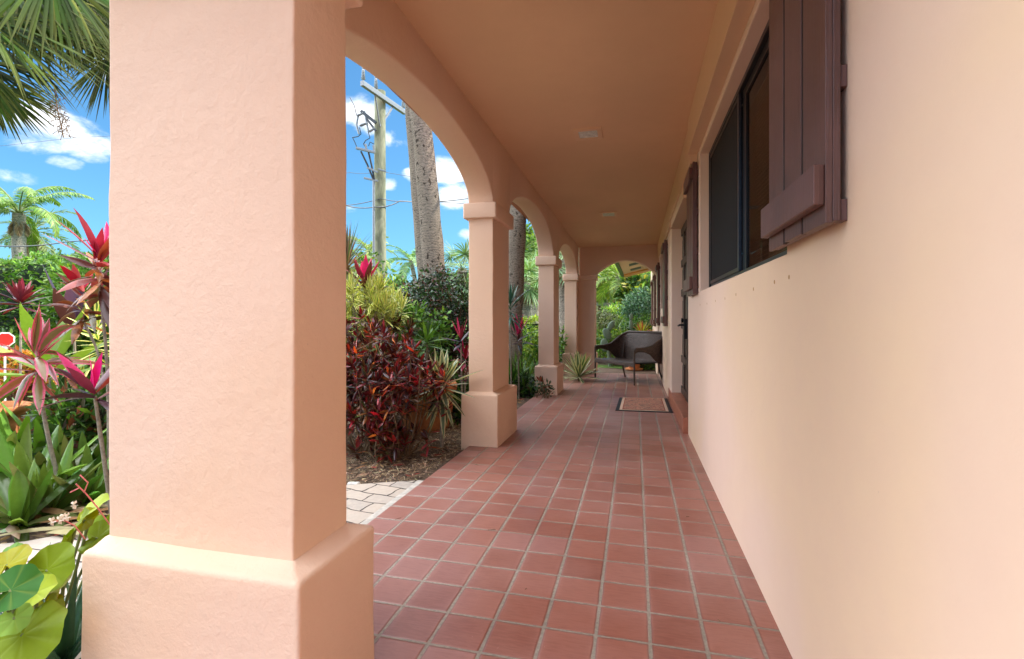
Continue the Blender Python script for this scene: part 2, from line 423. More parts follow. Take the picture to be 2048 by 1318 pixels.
def pavermat():
    m,nt,b=newmat('tumbled paver stones'); p=coord(nt)
    mp=nt.nodes.new('ShaderNodeMapping'); mp.inputs['Rotation'].default_value=(0,0,radians(8)); nt.links.new(p,mp.inputs[0])
    dn=nt.nodes.new('ShaderNodeTexNoise'); dn.inputs['Scale'].default_value=5; nt.links.new(p,dn.inputs['Vector'])
    vm=nt.nodes.new('ShaderNodeVectorMath'); vm.operation='MULTIPLY_ADD'; nt.links.new(dn.outputs['Color'],vm.inputs[0]); vm.inputs[1].default_value=(.085,.085,0); nt.links.new(mp.outputs[0],vm.inputs[2])
    br=nt.nodes.new('ShaderNodeTexBrick'); nt.links.new(vm.outputs[0],br.inputs['Vector'])
    br.inputs['Scale'].default_value=1.0; br.inputs['Brick Width'].default_value=.23; br.inputs['Row Height'].default_value=.155; br.inputs['Mortar Size'].default_value=.006; br.inputs['Mortar Smooth'].default_value=.35
    br.inputs['Color1'].default_value=(.48,.39,.31,1); br.inputs['Color2'].default_value=(.24,.235,.235,1); br.inputs['Mortar'].default_value=(.05,.04,.03,1); br.inputs['Bias'].default_value=-.35
    n=noise(nt,30,5,.65,p); n2=noise(nt,4,3,.5,p)
    col=mix(nt,maprange(nt,n,.35,.7,0,.45),br.outputs['Color'],(.62,.52,.40))
    col=mix(nt,maprange(nt,n2,.4,.7,0,.35),col,(.40,.36,.32))
    col=mix(nt,br.outputs['Fac'],col,(.05,.04,.03))
    nt.links.new(col,b.inputs['Base Color']); b.inputs['Roughness'].default_value=.85
    h=math_(nt,'ADD',math_(nt,'MULTIPLY',br.outputs['Fac'],-1.2),math_(nt,'MULTIPLY',n,.4)); bump(nt,b,h,.7,.012)
    return m
M['paver']=pavermat()
def soil():
    m,nt,b=newmat('dark mulch soil'); p=coord(nt)
    n=noise(nt,45,6,.7,p); n2=noise(nt,3,3,.5,p)
    col=ramp(nt,n,[(.3,(.03,.018,.01)),(.5,(.11,.068,.04)),(.7,(.23,.15,.09))])
    col=mix(nt,maprange(nt,n2,.4,.7,0,.4),col,(.05,.03,.02))
    nt.links.new(col,b.inputs['Base Color']); b.inputs['Roughness'].default_value=.95; bump(nt,b,n,1,.02)
    # far ground turns to lawn
    s=nt.nodes.new('ShaderNodeSeparateXYZ'); nt.links.new(p,s.inputs[0])
    return m
M['soil']=soil()
M['grassground']=simple('lawn',(.09,.16,.03),.9,0,.2,3,.4,60,.8,.03)
M['asphalt']=simple('asphalt',(.055,.055,.055),.9,0,.2,60,.3)
M['concrete']=simple('pale concrete edge',(.50,.46,.40),.85,0,.25,25,.2,60,.3,.003)
M['chip']=leafmat('wood chip',.85,0)
M['stone']=simple('white pebble',(.62,.58,.52),.6)
def wicker():
    m,nt,b=newmat('dark brown wicker weave')
    uv=nt.nodes.new('ShaderNodeAttribute'); uv.attribute_name='luv'
    br=nt.nodes.new('ShaderNodeTexBrick'); nt.links.new(uv.outputs['Vector'],br.inputs['Vector'])
    br.inputs['Scale'].default_value=1; br.inputs['Brick Width'].default_value=.040; br.inputs['Row Height'].default_value=.022; br.inputs['Mortar Size'].default_value=.004; br.inputs['Mortar Smooth'].default_value=.6
    br.inputs['Color1'].default_value=(.065,.038,.028,1); br.inputs['Color2'].default_value=(.13,.082,.06,1); br.inputs['Mortar'].default_value=(.006,.004,.003,1)
    nt.links.new(br.outputs['Color'],b.inputs['Base Color']); b.inputs['Roughness'].default_value=.42
    bump(nt,b,math_(nt,'MULTIPLY',br.outputs['Fac'],-1.0),1,.006)
    return m
M['wicker']=wicker()
M['wickerleg']=simple('dark brown rattan wrap',(.05,.03,.02),.42,0,.5,60,.3,150,.5,.003)
def matpat():
    m,nt,b=newmat('faded coir pattern'); p=coord(nt)
    n=noise(nt,9,3,.7,p,1.2); n2=noise(nt,70,3,.6,p)
    col=ramp(nt,n,[(.36,(.06,.045,.035)),(.43,(.42,.12,.075)),(.50,(.50,.24,.15)),(.56,(.07,.055,.04)),(.63,(.46,.15,.09)),(.72,(.10,.08,.06))])
    col=mix(nt,maprange(nt,n2,.4,.7,0,.4),col,(.5,.33,.22))
    nt.links.new(col,b.inputs['Base Color']); b.inputs['Roughness'].default_value=.95; bump(nt,b,n2,.8,.004); return m
M['matpat']=matpat()
M['matband']=simple('sand coir band',(.60,.43,.31),.95,0,.1,80,.25)
M['matred']=simple('red coir line',(.30,.07,.04),.95,0,.1,80,.25)
def glassmat():
    m,nt,b=newmat('window glass')
    b.inputs['Base Color'].default_value=(.012,.008,.006,1); b.inputs['Roughness'].default_value=.03
    t=nt.nodes.new('ShaderNodeBsdfTransparent'); t.inputs[0].default_value=(.8,.72,.62,1)
    ms=nt.nodes.new('ShaderNodeMixShader'); ms.inputs[0].default_value=.5
    nt.links.new(b.outputs[0],ms.inputs[1]); nt.links.new(t.outputs[0],ms.inputs[2]); nt.links.new(ms.outputs[0],nt.nodes['Material Output'].inputs[0])
    return m
M['glass']=glassmat()

# ================================================================== HOUSE
import bmesh
from mathutils import noise as mnoise, Vector
def merged(o):
    bm=bmesh.new(); bm.from_mesh(o.data); bmesh.ops.remove_doubles(bm,verts=bm.verts,dist=1e-4); bmesh.ops.recalc_face_normals(bm,faces=bm.faces); bm.to_mesh(o.data); bm.free(); return o
def loft(mb,rings,amp=.003,freq=3.0,side=4):
    """Rounded-rectangle solid through rings (x0,x1,y0,y1,z,r), its faces a little uneven as trowelled plaster is."""
    V=[];n=None
    for (x0,x1,y0,y1,z,r) in rings:
        P=[]
        cs=[(x1-r,y0+r,-90),(x1-r,y1-r,0),(x0+r,y1-r,90),(x0+r,y0+r,180)]
        for k,(cx,cy,a0) in enumerate(cs):
            for q in range(4):
                a=radians(a0+30*q); P.append((cx+r*cos(a),cy+r*sin(a),z))
            nx,ny,na=cs[(k+1)%4]
            a=radians(a0+90); s=np.array([cx+r*cos(a),cy+r*sin(a)]); e=np.array([nx+r*cos(a),ny+r*sin(a)])
            L=np.linalg.norm(e-s)
            for t in [min(.3,.006/L)]+list(np.linspace(.12,.88,side+1))+[max(.7,1-.006/L)]:
                w=s+(e-s)*t; P.append((w[0],w[1],z))
        n=len(P); V+=P
    V=np.array(V)
    if amp:
        for i in range(len(V)):
            v=mnoise.noise_vector(Vector(V[i]*freq)); w=mnoise.noise_vector(Vector(V[i]*freq*4.1+7))
            V[i,0]+=amp*(v.x+.5*w.x); V[i,1]+=amp*(v.y+.5*w.y); V[i,2]+=amp*.6*v.z
    m=len(rings); i=np.arange(m-1)[:,None]; j=np.arange(n)[None,:]; j2=(j+1)%n; sh=(m-1,n)
    f=np.stack([np.broadcast_to(x,sh) for x in (i*n+j,i*n+j2,(i+1)*n+j2,(i+1)*n+j)],-1).reshape(-1,4)
    mb.add(V,f)
    mb.add(V[:n],np.arange(n)[None,::-1],smooth=False); mb.add(V[-n:],np.arange(n)[None,:],smooth=False)
def rings_for(x0,x1,y0,y1,z0,z1,r=.012,step=.12):
    k=max(2,int((z1-z0)/step)+1); e=.010
    R=[(x0+e,x1-e,y0+e,y1-e,z0,r*.5),(x0+e*.3,x1-e*.3,y0+e*.3,y1-e*.3,z0+e*.35,r*.8)]
    for z in np.linspace(z0+e,z1-e,k): R.append((x0,x1,y0,y1,z,r))
    R+=[(x0+e*.3,x1-e*.3,y0+e*.3,y1-e*.3,z1-e*.35,r*.8),(x0+e,x1-e,y0+e,y1-e,z1,r*.5)]
    return R
house=thing('house','peach stucco house with an arcaded porch, square pillars, brown shutters and dark door','house',(0,0,0))
def pillar(shaft,base,zbase,zcap,capout=.04,label=None,amp=.003):
    x0,x1,y0,y1=shaft; bx0,bx1,by0,by1=base
    mb=MB(); loft(mb,[(x0,x1,y0,y1,z,.006) for z in np.linspace(zbase-.01,zcap[0]+.01,40)],amp)
    p=part(mb,'pillar',M['stucco'],house)
    if label: p['label']=label
    mb=MB(); R=[(bx0,bx1,by0,by1,z,.009) for z in np.linspace(-.06,zbase-.02,14)]
    R+=[(bx0+.001,bx1-.001,by0+.001,by1-.001,zbase-.013,.012),(bx0+.004,bx1-.004,by0+.004,by1-.004,zbase-.006,.011),(bx0+.010,bx1-.010,by0+.010,by1-.010,zbase-.002,.010),(bx0+.016,bx1-.016,by0+.016,by1-.016,zbase,.010),
        (x0-.010,x1+.010,y0-.010,y1+.010,zbase+.016,.010),(x0-.003,x1+.003,y0-.003,y1+.003,zbase+.020,.009),(x0+.02,x1-.02,y0+.02,y1-.02,zbase+.022,.008)]
    loft(mb,R,amp*1.4); part(mb,'base',M['stucco'],p)
    c=capout; mb=MB(); loft(mb,rings_for(x0-c,x1+c,y0-c,y1+c,zcap[0],zcap[1],.014,.05),amp)
    part(mb,'capital',M['stucco'],p)
    return p
pillar((-1.672,-.970,1.245,1.520),(-1.694,-.900,1.175,1.585),.505,(2.335,2.48),.045,'broad corner pillar with a low wide base')
# the arcade leg behind the broad corner pillar
mb=MB(); loft(mb,[(-1.632,beam_x(1.7),1.50,1.82,z,.012) for z in np.linspace(-.05,2.4,14)],.003); part(mb,'pillar',M['stucco'],house)
pillar((-1.592,-1.342,4.617,5.24),(-1.652,-1.278,4.560,5.36),.503,(2.222,2.372),.045)
pillar((-1.545,-1.288,8.00,8.56),(-1.600,-1.222,7.945,8.66),.464,(2.124,2.272),.045)
pillar((-1.530,-1.262,11.02,11.36),(-1.575,-1.215,10.97,11.40),.46,(2.10,2.245),.04)
pillar((-1.526,-.872,11.347,11.62),(-1.57,-.845,11.33,11.66),.46,(2.135,2.245),.035)

def arcade(name,P0,P1,thick_dir,thick,spans,zspring_fn,ztop_fn,L):
    """Wall with arches along P0->P1; spans (s0,s1,zs0,zs1,zapex,power)."""
    d=(np.array(P1)-np.array(P0))/L; t=np.array(thick_dir)*thick
    S=[];Z=[]
    cur=0
    for (s0,s1,za,zb,zt,kind) in spans:
        if s0>cur+1e-6:
            for s in np.linspace(cur,s0,3): S.append(s); Z.append(za)
        k=33
        ang=np.linspace(-1,1,k) if kind=='seg' else -np.cos(np.linspace(0,pi,k))
        for u in ang:
            h=1-u*u if kind=='seg' else sqrt(max(0,1-u*u))
            S.append(s0+(s1-s0)*(u+1)/2); zs=za+(zb-za)*(u+1)/2
            wob=.008*mnoise.noise(Vector((s0*3+u*2.2,zt,1.7)))
            Z.append(zs+(zt-zs)*h+wob*(h>0.05))
        cur=s1; zl=zb
    if cur<L-1e-6:
        for s in np.linspace(cur,L,3): S.append(s); Z.append(zl)
    S=np.array(S);Z=np.array(Z); n=len(S)
    P=np.array(P0)[None,:]+S[:,None]*d[None,:]
    zt=np.array([ztop_fn(p) for p in P])
    mb=MB()
    A=np.column_stack([P,Z]); B=np.column_stack([P,zt]); A2=np.column_stack([P+t,Z]); B2=np.column_stack([P+t,zt])
    V=np.concatenate([A,B,A2,B2]); i=np.arange(n-1)
    f=np.concatenate([np.stack([i,i+1,n+i+1,n+i],1),np.stack([2*n+i,3*n+i,3*n+i+1,2*n+i+1],1),np.stack([i,2*n+i,2*n+i+1,i+1],1),np.stack([n+i,n+i+1,3*n+i+1,3*n+i],1)])
    ok=np.array([np.linalg.norm(V[q[1]]-V[q[0]])>1e-5 or np.linalg.norm(V[q[2]]-V[q[1]])>1e-5 for q in f])
    mb.add(V,f[ok],smooth=True)
    mb.add([A[0],B[0],B2[0],A2[0]],[(0,1,2,3)],smooth=False); mb.add([A[-1],A2[-1],B2[-1],B[-1]],[(0,1,2,3)],smooth=False)
    o=part(mb,name,M['stucco'],house,.014,3); merged(o)
    return o
y0,y1=1.50,11.34
La=sqrt((y1-y0)**2+(beam_x(y1)-beam_x(y0))**2)
arcade('arch_wall',(beam_x(y0),y0),(beam_x(y1),y1),(-1,0),.252,
   [(.30,3.12,2.39,2.372,2.80,'ell'),(3.74,6.50,2.372,2.272,2.795,'ell'),(7.06,9.54,2.272,2.245,2.69,'ell')],None,lambda p:ceil_z(p[1])+.03,La)
arcade('arch_wall',(-1.25,11.353),(.60,11.353),(0,1),.265,[(.372,1.745,2.245,2.19,2.565,'seg')],None,lambda p:ceil_z(11.4)+.03,1.85)
arcade('arch_wall',(-1.0,1.248),(.556,1.248),(0,1),.268,[(.08,1.50,2.39,2.45,2.86,'seg')],None,lambda p:ceil_z(1.4)+.03,1.556)

mb=MB(); ys=np.linspace(1.25,11.36,12)
for a,b_ in zip(ys[:-1],ys[1:]):
    hexa(mb,[(-1.65,a,ceil_z(a)),(.66,a,ceil_z(a)),(.66,b_,ceil_z(b_)),(-1.65,b_,ceil_z(b_))],[(-1.65,a,ceil_z(a)+.06),(.66,a,ceil_z(a)+.06),(.66,b_,ceil_z(b_)+.06),(-1.65,b_,ceil_z(b_)+.06)])
o=part(mb,'ceiling',M['ceiling'],house); merged(o)

def wallx(name,x0,x1,ys,zs,holes,mat,bev=.008):
    mb=MB(); ys=list(ys);zs=list(zs)
    def hole(i,j):
        if i<0 or j<0 or i>=len(ys)-1 or j>=len(zs)-1: return True
        yc=(ys[i]+ys[i+1])/2; zc=(zs[j]+zs[j+1])/2
        return any(a<yc<b and c<zc<d for a,b,c,d in holes)
    for i in range(len(ys)-1):
        for j in range(len(zs)-1):
            if hole(i,j): continue
            a,b=ys[i],ys[i+1]; c,d=zs[j],zs[j+1]
            mb.add([(x0,a,c),(x0,a,d),(x0,b,d),(x0,b,c)],[(0,1,2,3)],smooth=False)
            mb.add([(x1,a,c),(x1,b,c),(x1,b,d),(x1,a,d)],[(0,1,2,3)],smooth=False)
            if hole(i-1,j): mb.add([(x0,a,c),(x1,a,c),(x1,a,d),(x0,a,d)],[(0,1,2,3)],smooth=False)
            if hole(i+1,j): mb.add([(x0,b,c),(x0,b,d),(x1,b,d),(x1,b,c)],[(0,1,2,3)],smooth=False)
            if hole(i,j-1): mb.add([(x0,a,c),(x0,b,c),(x1,b,c),(x1,a,c)],[(0,1,2,3)],smooth=False)
            if hole(i,j+1): mb.add([(x0,a,d),(x1,a,d),(x1,b,d),(x0,b,d)],[(0,1,2,3)],smooth=False)
    o=part(mb,name,mat,house,bev,2); merged(o); return o
WX=.557
W1=(2.06,4.645,1.483,2.70)
wallx('wall',WX,.72,[-5,2.06,4.645,5.60],[-.06,1.483,2.70,3.3],[W1],M['wallpaint'])
DX=.515
wallx('wall',DX,.72,[7.50,8.95,10.62,11.36],[-.06,1.45,2.53,3.3],[(8.95,10.62,1.45,2.53)],M['wallpaint'])
wallx('wall',.50,.72,[11.625,12.6,13.6,16.5],[-.06,1.3,2.3,2.75],[],M['wallpaint'])
# header over the door and the stepped frieze under the ceiling
mb=MB(); box(mb,.505,.716,5.602,7.498,2.545,3.2); part(mb,'lintel',M['wallpaint'],house,.006)
mb=MB()
for a,b_ in ((1.52,4.78),(4.78,7.5),(7.5,11.35)):
    zb=2.742 if a<4 else (2.66 if a<7 else 2.58)
    hexa(mb,[(.470 if a<4.7 else .488,a,zb),(WX-.001 if a<5 else .504 if a<7 else .514,a,zb),(WX-.001 if a<5 else .504 if a<7 else .514,b_,zb),(.470 if a<4.7 else .488,b_,zb)],
        [(.470 if a<4.7 else .488,a,ceil_z(a)+.01),(WX-.001 if a<5 else .504 if a<7 else .514,a,ceil_z(a)+.01),(WX-.001 if a<5 else .504 if a<7 else .514,b_,ceil_z(b_)+.01),(.470 if a<4.7 else .488,b_,ceil_z(b_)+.01)])
part(mb,'frieze',M['trim'],house,.003)

# window 1
FX=.634
def sliding_window(y0,y1,z0,z1,ym,fx,big=True):
    w=thing('x','x','x'); bpy.data.objects.remove(w)
    mb=MB(); fw=.035
    box(mb,fx,fx+.06,y0,y0+fw,z0,z1); box(mb,fx,fx+.06,y1-fw,y1,z0,z1); box(mb,fx,fx+.06,y0+fw,y1-fw,z1-fw,z1)
    win=part(mb,'window',M['bronze'],house,.003)
    mb=MB(); box(mb,fx-.004,fx+.06,y0+fw,y1-fw,z0,z0+.03); box(mb,fx+.012,fx+.02,y0+fw,y1-fw,z0+.03,z0+.055); box(mb,fx+.034,fx+.042,y0+fw,y1-fw,z0+.03,z0+.05)
    part(mb,'sill',M['sillmetal'],win,.002)
    mb=MB(); box(mb,fx+.002,fx+.022,ym-.004,ym+.032,z0+.056,z1-fw); part(mb,'mullion',M['sillmetal'],win,.003)
    mb=MB(); box(mb,fx+.024,fx+.05,ym-.11,ym-.005,z0+.056,z1-fw); box(mb,fx+.024,fx+.05,y0+fw,y0+fw+.05,z0+.056,z1-fw); box(mb,fx+.024,fx+.05,y0+fw+.05,ym-.11,z1-fw-.055,z1-fw); part(mb,'sash',M['bronze'],win,.003)
    mb=MB(); box(mb,fx+.006,fx+.018,y1-fw-.035,y1-fw,z0+.056,z1-fw); box(mb,fx+.006,fx+.018,ym+.032,y1-fw-.035,z1-fw-.03,z1-fw); box(mb,fx+.006,fx+.018,ym+.032,y1-fw-.035,z0+.056,z0+.085); part(mb,'screen_frame',M['bronze'],win,.002)
    mb=MB(); box(mb,fx+.011,fx+.013,ym+.032,y1-fw-.035,z0+.085,z1-fw-.03); part(mb,'screen',M['screen'],win)
    mb=MB(); box(mb,fx+.034,fx+.038,y0+fw+.05,ym-.11,z0+.056,z1-fw-.055); part(mb,'pane',M['glass'],win)
    if big:
        mb=MB(); k=0; z=z0+.09
        while z<z1-.1:
            hexa(mb,[(fx+.075,y0+.05,z),(fx+.077,y0+.05,z-.002),(fx+.077,ym-.12,z-.002),(fx+.075,ym-.12,z)],[(fx+.098,y0+.05,z+.016),(fx+.10,y0+.05,z+.014),(fx+.10,ym-.12,z+.014),(fx+.098,ym-.12,z+.016)]); z+=.024
        part(mb,'blind',M['blind'],win)
    return win
sliding_window(W1[0],W1[1],W1[2],W1[3],3.37,FX)
sliding_window(8.95,10.62,1.45,2.53,9.8,.60,False)

# shutters
def shutter(y0,y1,z0,z1,xf,wallx_,boards=3,backfill=True,label=None,open_gap=False):
    mb=MB(); n=boards; w=(y1-y0)/n; e=.013
    for k in range(n): box(mb,xf+.0015*((k*7)%3),xf+.017,y0+k*w+(e if k else 0),y0+(k+1)*w-(e if k<n-1 else 0),z0+.004*(k%2),z1)
    s=part(mb,'shutter',M['brown'],house,.0012)
    if label: s['label']=label
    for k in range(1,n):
        mb=MB(); box(mb,xf+.0045,xf+.0168,y0+k*w-e+.0004,y0+k*w+e-.0004,z0+.003,z1-.003); part(mb,'groove_shade',M['groove_shade'],s)  # bar in the gap carrying the painted shade
    mb=MB(); box(mb,xf+.0175,xf+.038,y0+.002,y1-.002,z0+.004,z1-.004); part(mb,'back_board',M['brown'],s,.003)
    for zz in (z0+.05,z1-.16):
        mb=MB(); 
        hexa(mb,[(xf-.030,y0-.005,zz),(xf-.0005,y0+.006,zz),(xf-.0005,y1+.002,zz),(xf-.030,y1-.014,zz)],[(xf-.030,y0-.005,zz+.11),(xf-.0005,y0+.006,zz+.11),(xf-.0005,y1+.002,zz+.11),(xf-.030,y1-.014,zz+.11)])
        part(mb,'batten',M['batten'],s,.003)
    k=0
    zs=np.linspace(z0+.035,z1-.1,4)
    for zz in zs:
        mb=MB(); box(mb,xf+.0385,wallx_,y0+.01,y0+.05,zz-.03,zz+.03); part(mb,'hinge',M['batten'],s,.003)
    return s
shutter(1.497,2.085,1.495,2.72,.500,WX,3,label='brown board shutter with a rough batten near its bottom, close to the camera')
shutter(4.70,5.27,1.46,2.655,.507,WX,3)
shutter(8.28,8.85,1.12,2.515,.462,DX,3)
shutter(10.70,11.25,1.10,2.42,.462,DX,3)
shutter(12.3,12.85,1.06,2.33,.452,.50,3)
shutter(14.2,14.75,1.06,2.33,.452,.50,3)

# door
dx=.662
mb=MB(); box(mb,dx+.01,dx+.04,5.62,7.62,.17,2.545); door=part(mb,'door',M['doorwood'],house)
for a,b_ in ((5.60,6.60),(6.62,7.62)):
    mb=MB()
    for yy in (a+.02,a+.46,b_-.10): box(mb,dx-.012,dx+.012,yy,yy+.09,.175,2.54)
    for zz in (.18,.62,1.10,1.56,1.98,2.43): box(mb,dx-.014,dx+.011,a+.021,b_-.011,zz,zz+.10)
    part(mb,'door_frame',M['doorwood'],door,.004)
    for zz in (.30,.74,1.22,1.68,2.1):
        for yy in (a+.16,a+.60):
            mb=MB(); box(mb,dx-.004,dx+.0105,yy,yy+.2,zz,zz+.26 if zz>1.5 else zz+.28); part(mb,'door_panel',M['doorwood'],door,.012)
for zz in (.70,1.38,2.08):
    mb=MB(); box(mb,dx-.034,dx-.0125,7.55,7.66,zz,zz+.13); part(mb,'hinge',M['black'],door,.004)
mb=MB(); box(mb,dx-.05,dx-.012,6.66,6.72,.98,1.24); tube(mb,[(dx-.03,6.69,1.16),(dx-.10,6.69,1.16),(dx-.105,6.82,1.15)],.013,8); lathe(mb,[(0,0),(.028,.005),(.03,.03),(0,.035)],(dx-.05,6.69,1.22),12,axis=(-1,0,0)); part(mb,'handle',M['black'],door,.006)
mb=MB(); box(mb,.505,dx+.05,5.605,8.02,-.03,.172); o=part(mb,'doorstep',simple('terracotta step tile',(.36,.125,.07),.4,0,.4,9,.2,50,.2,.003),house,.008)
# ceiling lights
for (xa,xb,ya,yb) in ((-.575,-.305,4.70,4.97),(-.555,-.280,8.06,8.40)):
    zc=ceil_z((ya+yb)/2)
    zz=lambda y:ceil_z(y)
    mb=MB(); t=.045
    for (a,b_,c,d) in ((xa,xb,ya,ya+t),(xa,xb,yb-t,yb),(xa,xa+t,ya+t,yb-t),(xb-t,xb,ya+t,yb-t)):
        hexa(mb,[(a,c,zz(c)-.016),(b_,c,zz(c)-.016),(b_,d,zz(d)-.016),(a,d,zz(d)-.016)],[(a,c,zz(c)+.01),(b_,c,zz(c)+.01),(b_,d,zz(d)+.01),(a,d,zz(d)+.01)])
    L=part(mb,'ceiling_light',M['trim'],house,.003)
    mb=MB(); hexa(mb,[(xa+t,ya+t,zz(ya)-.006),(xb-t,ya+t,zz(ya)-.006),(xb-t,yb-t,zz(yb)-.006),(xa+t,yb-t,zz(yb)-.006)],[(xa+t,ya+t,zz(ya)+.005),(xb-t,ya+t,zz(ya)+.005),(xb-t,yb-t,zz(yb)+.005),(xa+t,yb-t,zz(yb)+.005)])
    part(mb,'lamp_glass',M['lightlens'],L)
# filled screw holes along the wall below the window
FILL=simple('ochre filler',(.45,.24,.08),.8)
for y,z in ((2.028,1.391),(2.225,1.387),(2.593,1.380),(3.018,1.374),(3.369,1.366),(3.749,1.364),(4.174,1.359),(4.60,1.361)):
    mb=MB(); lathe(mb,[(0,.0018),(.0075,.0016),(.010,0)],(WX+.0005,y,z),10,axis=(-1,0,0)); part(mb,'filler_patch',FILL,house)
# roof, the eave beyond the end arch, interior
mb=MB()
YR=.50  # unseen overhang, extended to shade the corner pillar front
hexa(mb,[(-2.05,YR,3.24),(4.5,YR,3.32),(4.5,12.0,3.30),(-2.05,12.0,3.18)],[(-2.05,YR,3.38),(4.5,YR,5.2),(4.5,12.0,5.2),(-2.05,12.0,3.34)])
hexa(mb,[(4.5,YR,3.32),(10,YR,3.24),(10,12,3.22),(4.5,12,3.3)],[(4.5,YR,5.2),(10,YR,3.4),(10,12,3.4),(4.5,12,5.2)])
hexa(mb,[(-.35,-5.2,3.33),(9,-5.2,3.33),(9,YR-.01,3.33),(-.35,YR-.01,3.33)],[(-.35,-5.2,3.47),(9,-5.2,5.0),(9,YR-.01,5.0),(-.35,YR-.01,3.47)])  # unseen near roof, its reach extended to dim the wall
part(mb,'roof',M['roof'],house)
e=[(-.40,12.05,2.665),(.62,12.05,2.86),(.62,15.2,2.78),(-.33,15.2,2.50)]
e=[(-.41,11.66,2.66),(.62,11.66,2.90),(.62,15.0,2.72),(-.29,15.0,2.505)]
up=lambda q,d:[(x,y,z+d) for x,y,z in q]
mb=MB(); hexa(mb,e,up(e,.08)); ev=part(mb,'eave',M['cream'],house,.004)
def lerp2(u,v): 
    a=np.array(e[0])*(1-u)+np.array(e[1])*u; b=np.array(e[3])*(1-u)+np.array(e[2])*u; return a*(1-v)+b*v
for v0 in (.10,.40,.66):
    q=[tuple(lerp2(u,v)+np.array([0,0,-.004])) for u,v in ((.22,v0),(.52,v0),(.52,v0+.10),(.22,v0+.10))]
    mb=MB(); hexa(mb,q,up(q,.003)); part(mb,'vent',M['bronze'],ev)
mb=MB(); q=[tuple(lerp2(u,v)+np.array([0,0,-.035])) for u,v in ((0,.86),(1,.86),(1,1.0),(0,1.0))]; hexa(mb,q,up(q,.033)); part(mb,'trim_board',M['orange'],ev)
mb=MB(); q=[(e[0][0]-.10,11.66,e[0][2]-.02),(e[0][0]-.001,11.66,e[0][2]-.02),(e[3][0]-.001,15.02,e[3][2]-.02),(e[3][0]-.10,15.02,e[3][2]-.02)]; hexa(mb,q,up(q,.10)); part(mb,'gutter',M['bronze'],ev)
mb=MB(); box(mb,3.4,3.5,-4.5,16,0,3.2); box(mb,.73,3.4,-4.6,-4.5,0,3.2); box(mb,.73,3.4,16.0,16.1,0,3.2); box(mb,.73,3.4,-4.5,16,-.1,-.02); box(mb,.73,3.4,-4.5,16,3.21,3.25); part(mb,'interior',M['dark_room'],house)

# ================================================================== GROUND
mb=MB()
xs=np.concatenate([[-400,-120,-60,-30,-16],np.linspace(-12,2,29),[6,20,60,400]]); ysg=np.concatenate([[-300,-60,-20,-8],np.linspace(-4,16,41),[20,30,60,120,400]])
X,Y=np.meshgrid(xs,ysg,indexing='ij'); Z=np.full(X.shape,GZ)
near=(X>-12)&(X<0)&(Y>-4)&(Y<16)
Z=Z+np.where(near,.012*np.sin(X*3.1+Y*1.7)+.01*np.sin(Y*4.3-X*2.2)-.01,-.02)
n1,n2=X.shape; i=np.arange(n1-1)[:,None];j=np.arange(n2-1)[None,:]
q=i*n2+j; f=np.stack([q,q+n2,q+n2+1,q+1],-1).reshape(-1,4)
mb.add(np.stack([X,Y,Z],-1).reshape(-1,3),f)
tag(mb.build('ground',M['soil']),kind='structure')
mb=MB(); mb.add([(-400,17,-.02),(400,17,-.02),(400,400,-.02),(-400,400,-.02)],[(0,1,2,3)],smooth=False); mb.add([(-400,-4,-.02),(-10.5,-4,-.02),(-10.5,17,-.02),(-400,17,-.02)],[(0,1,2,3)],smooth=False)
tag(mb.build('lawn',M['grassground']),kind='structure')
mb=MB(); box(mb,-1.575,.56,-5,1.0,-.3,0); box(mb,-1.565,.56,1.0,11.50,-.3,0.0)
o=mb.build('porch_floor',M['tile']); merged(o); tag(o,kind='structure')
mb=MB(); box(mb,-1.625,-1.5655,1.0,3.52,-.3,-.008); tag(mb.build('kerb_strip',M['concrete'],bevel=.006),kind='structure')
outer=[(-1.626,3.52),(-1.85,3.42),(-2.10,3.29),(-2.6,2.85),(-3.04,2.34),(-3.32,2.02),(-4.0,1.62),(-6,1.0),(-10,.4)]
inner=[(-1.626,1.0),(-1.75,1.02),(-1.95,1.15),(-2.2,1.22),(-2.5,1.2),(-2.9,1.0),(-3.6,.7),(-5.8,.1),(-10,-.5)]
mb=MB(); V=[(x,y,-.012) for x,y in outer]+[(x,y,-.012) for x,y in inner]; n=len(outer)
V+=[(x,y,-.1) for x,y in outer]+[(x,y,-.1) for x,y in inner]
f=[(i,n+i,n+i+1,i+1)[::-1] for i in range(n-1)]+[(2*n+i,2*n+i+1,i+1,i) for i in range(n-1)]+[(3*n+i,n+i,n+i+1,3*n+i+1)[::-1] for i in range(n-1)]
mb.add(V,f,smooth=False); tag(merged(mb.build('path',M['paver'])),kind='structure')
# street beyond the hedge
mb=MB(); box(mb,-60,-9.0,20.5,26,-.1,-.012); tag(mb.build('road',M['asphalt']),kind='structure')

# ================================================================== GARDEN THINGS
def g0(p): 
    q=np.array(p,float).copy(); q[2]=GZ-.02; return q
def curve(a,b,bow=(0,0,0),n=8):
    a=np.array(a,float);b=np.array(b,float);t=np.linspace(0,1,n)[:,None]; return a*(1-t)+b*t+np.sin(t*pi)*np.array(bow)
GREEN=[(.06,.15,.022),(.09,.20,.028),(.14,.27,.035),(.045,.11,.02)]
LIME=[(.22,.33,.03),(.30,.40,.04),(.16,.27,.03)]
DKGREEN=[(.02,.055,.018),(.03,.075,.02),(.045,.10,.03),(.06,.05,.03)]
MAGENTA=[(.55,.015,.10),(.65,.03,.17),(.42,.012,.06),(.30,.012,.03)]
BRONZE=[(.16,.045,.02),(.24,.09,.02),(.10,.03,.025),(.30,.12,.03),(.22,.05,.04),(.12,.08,.02)]
PURPLE=[(.06,.02,.03),(.09,.025,.04),(.04,.02,.025)]
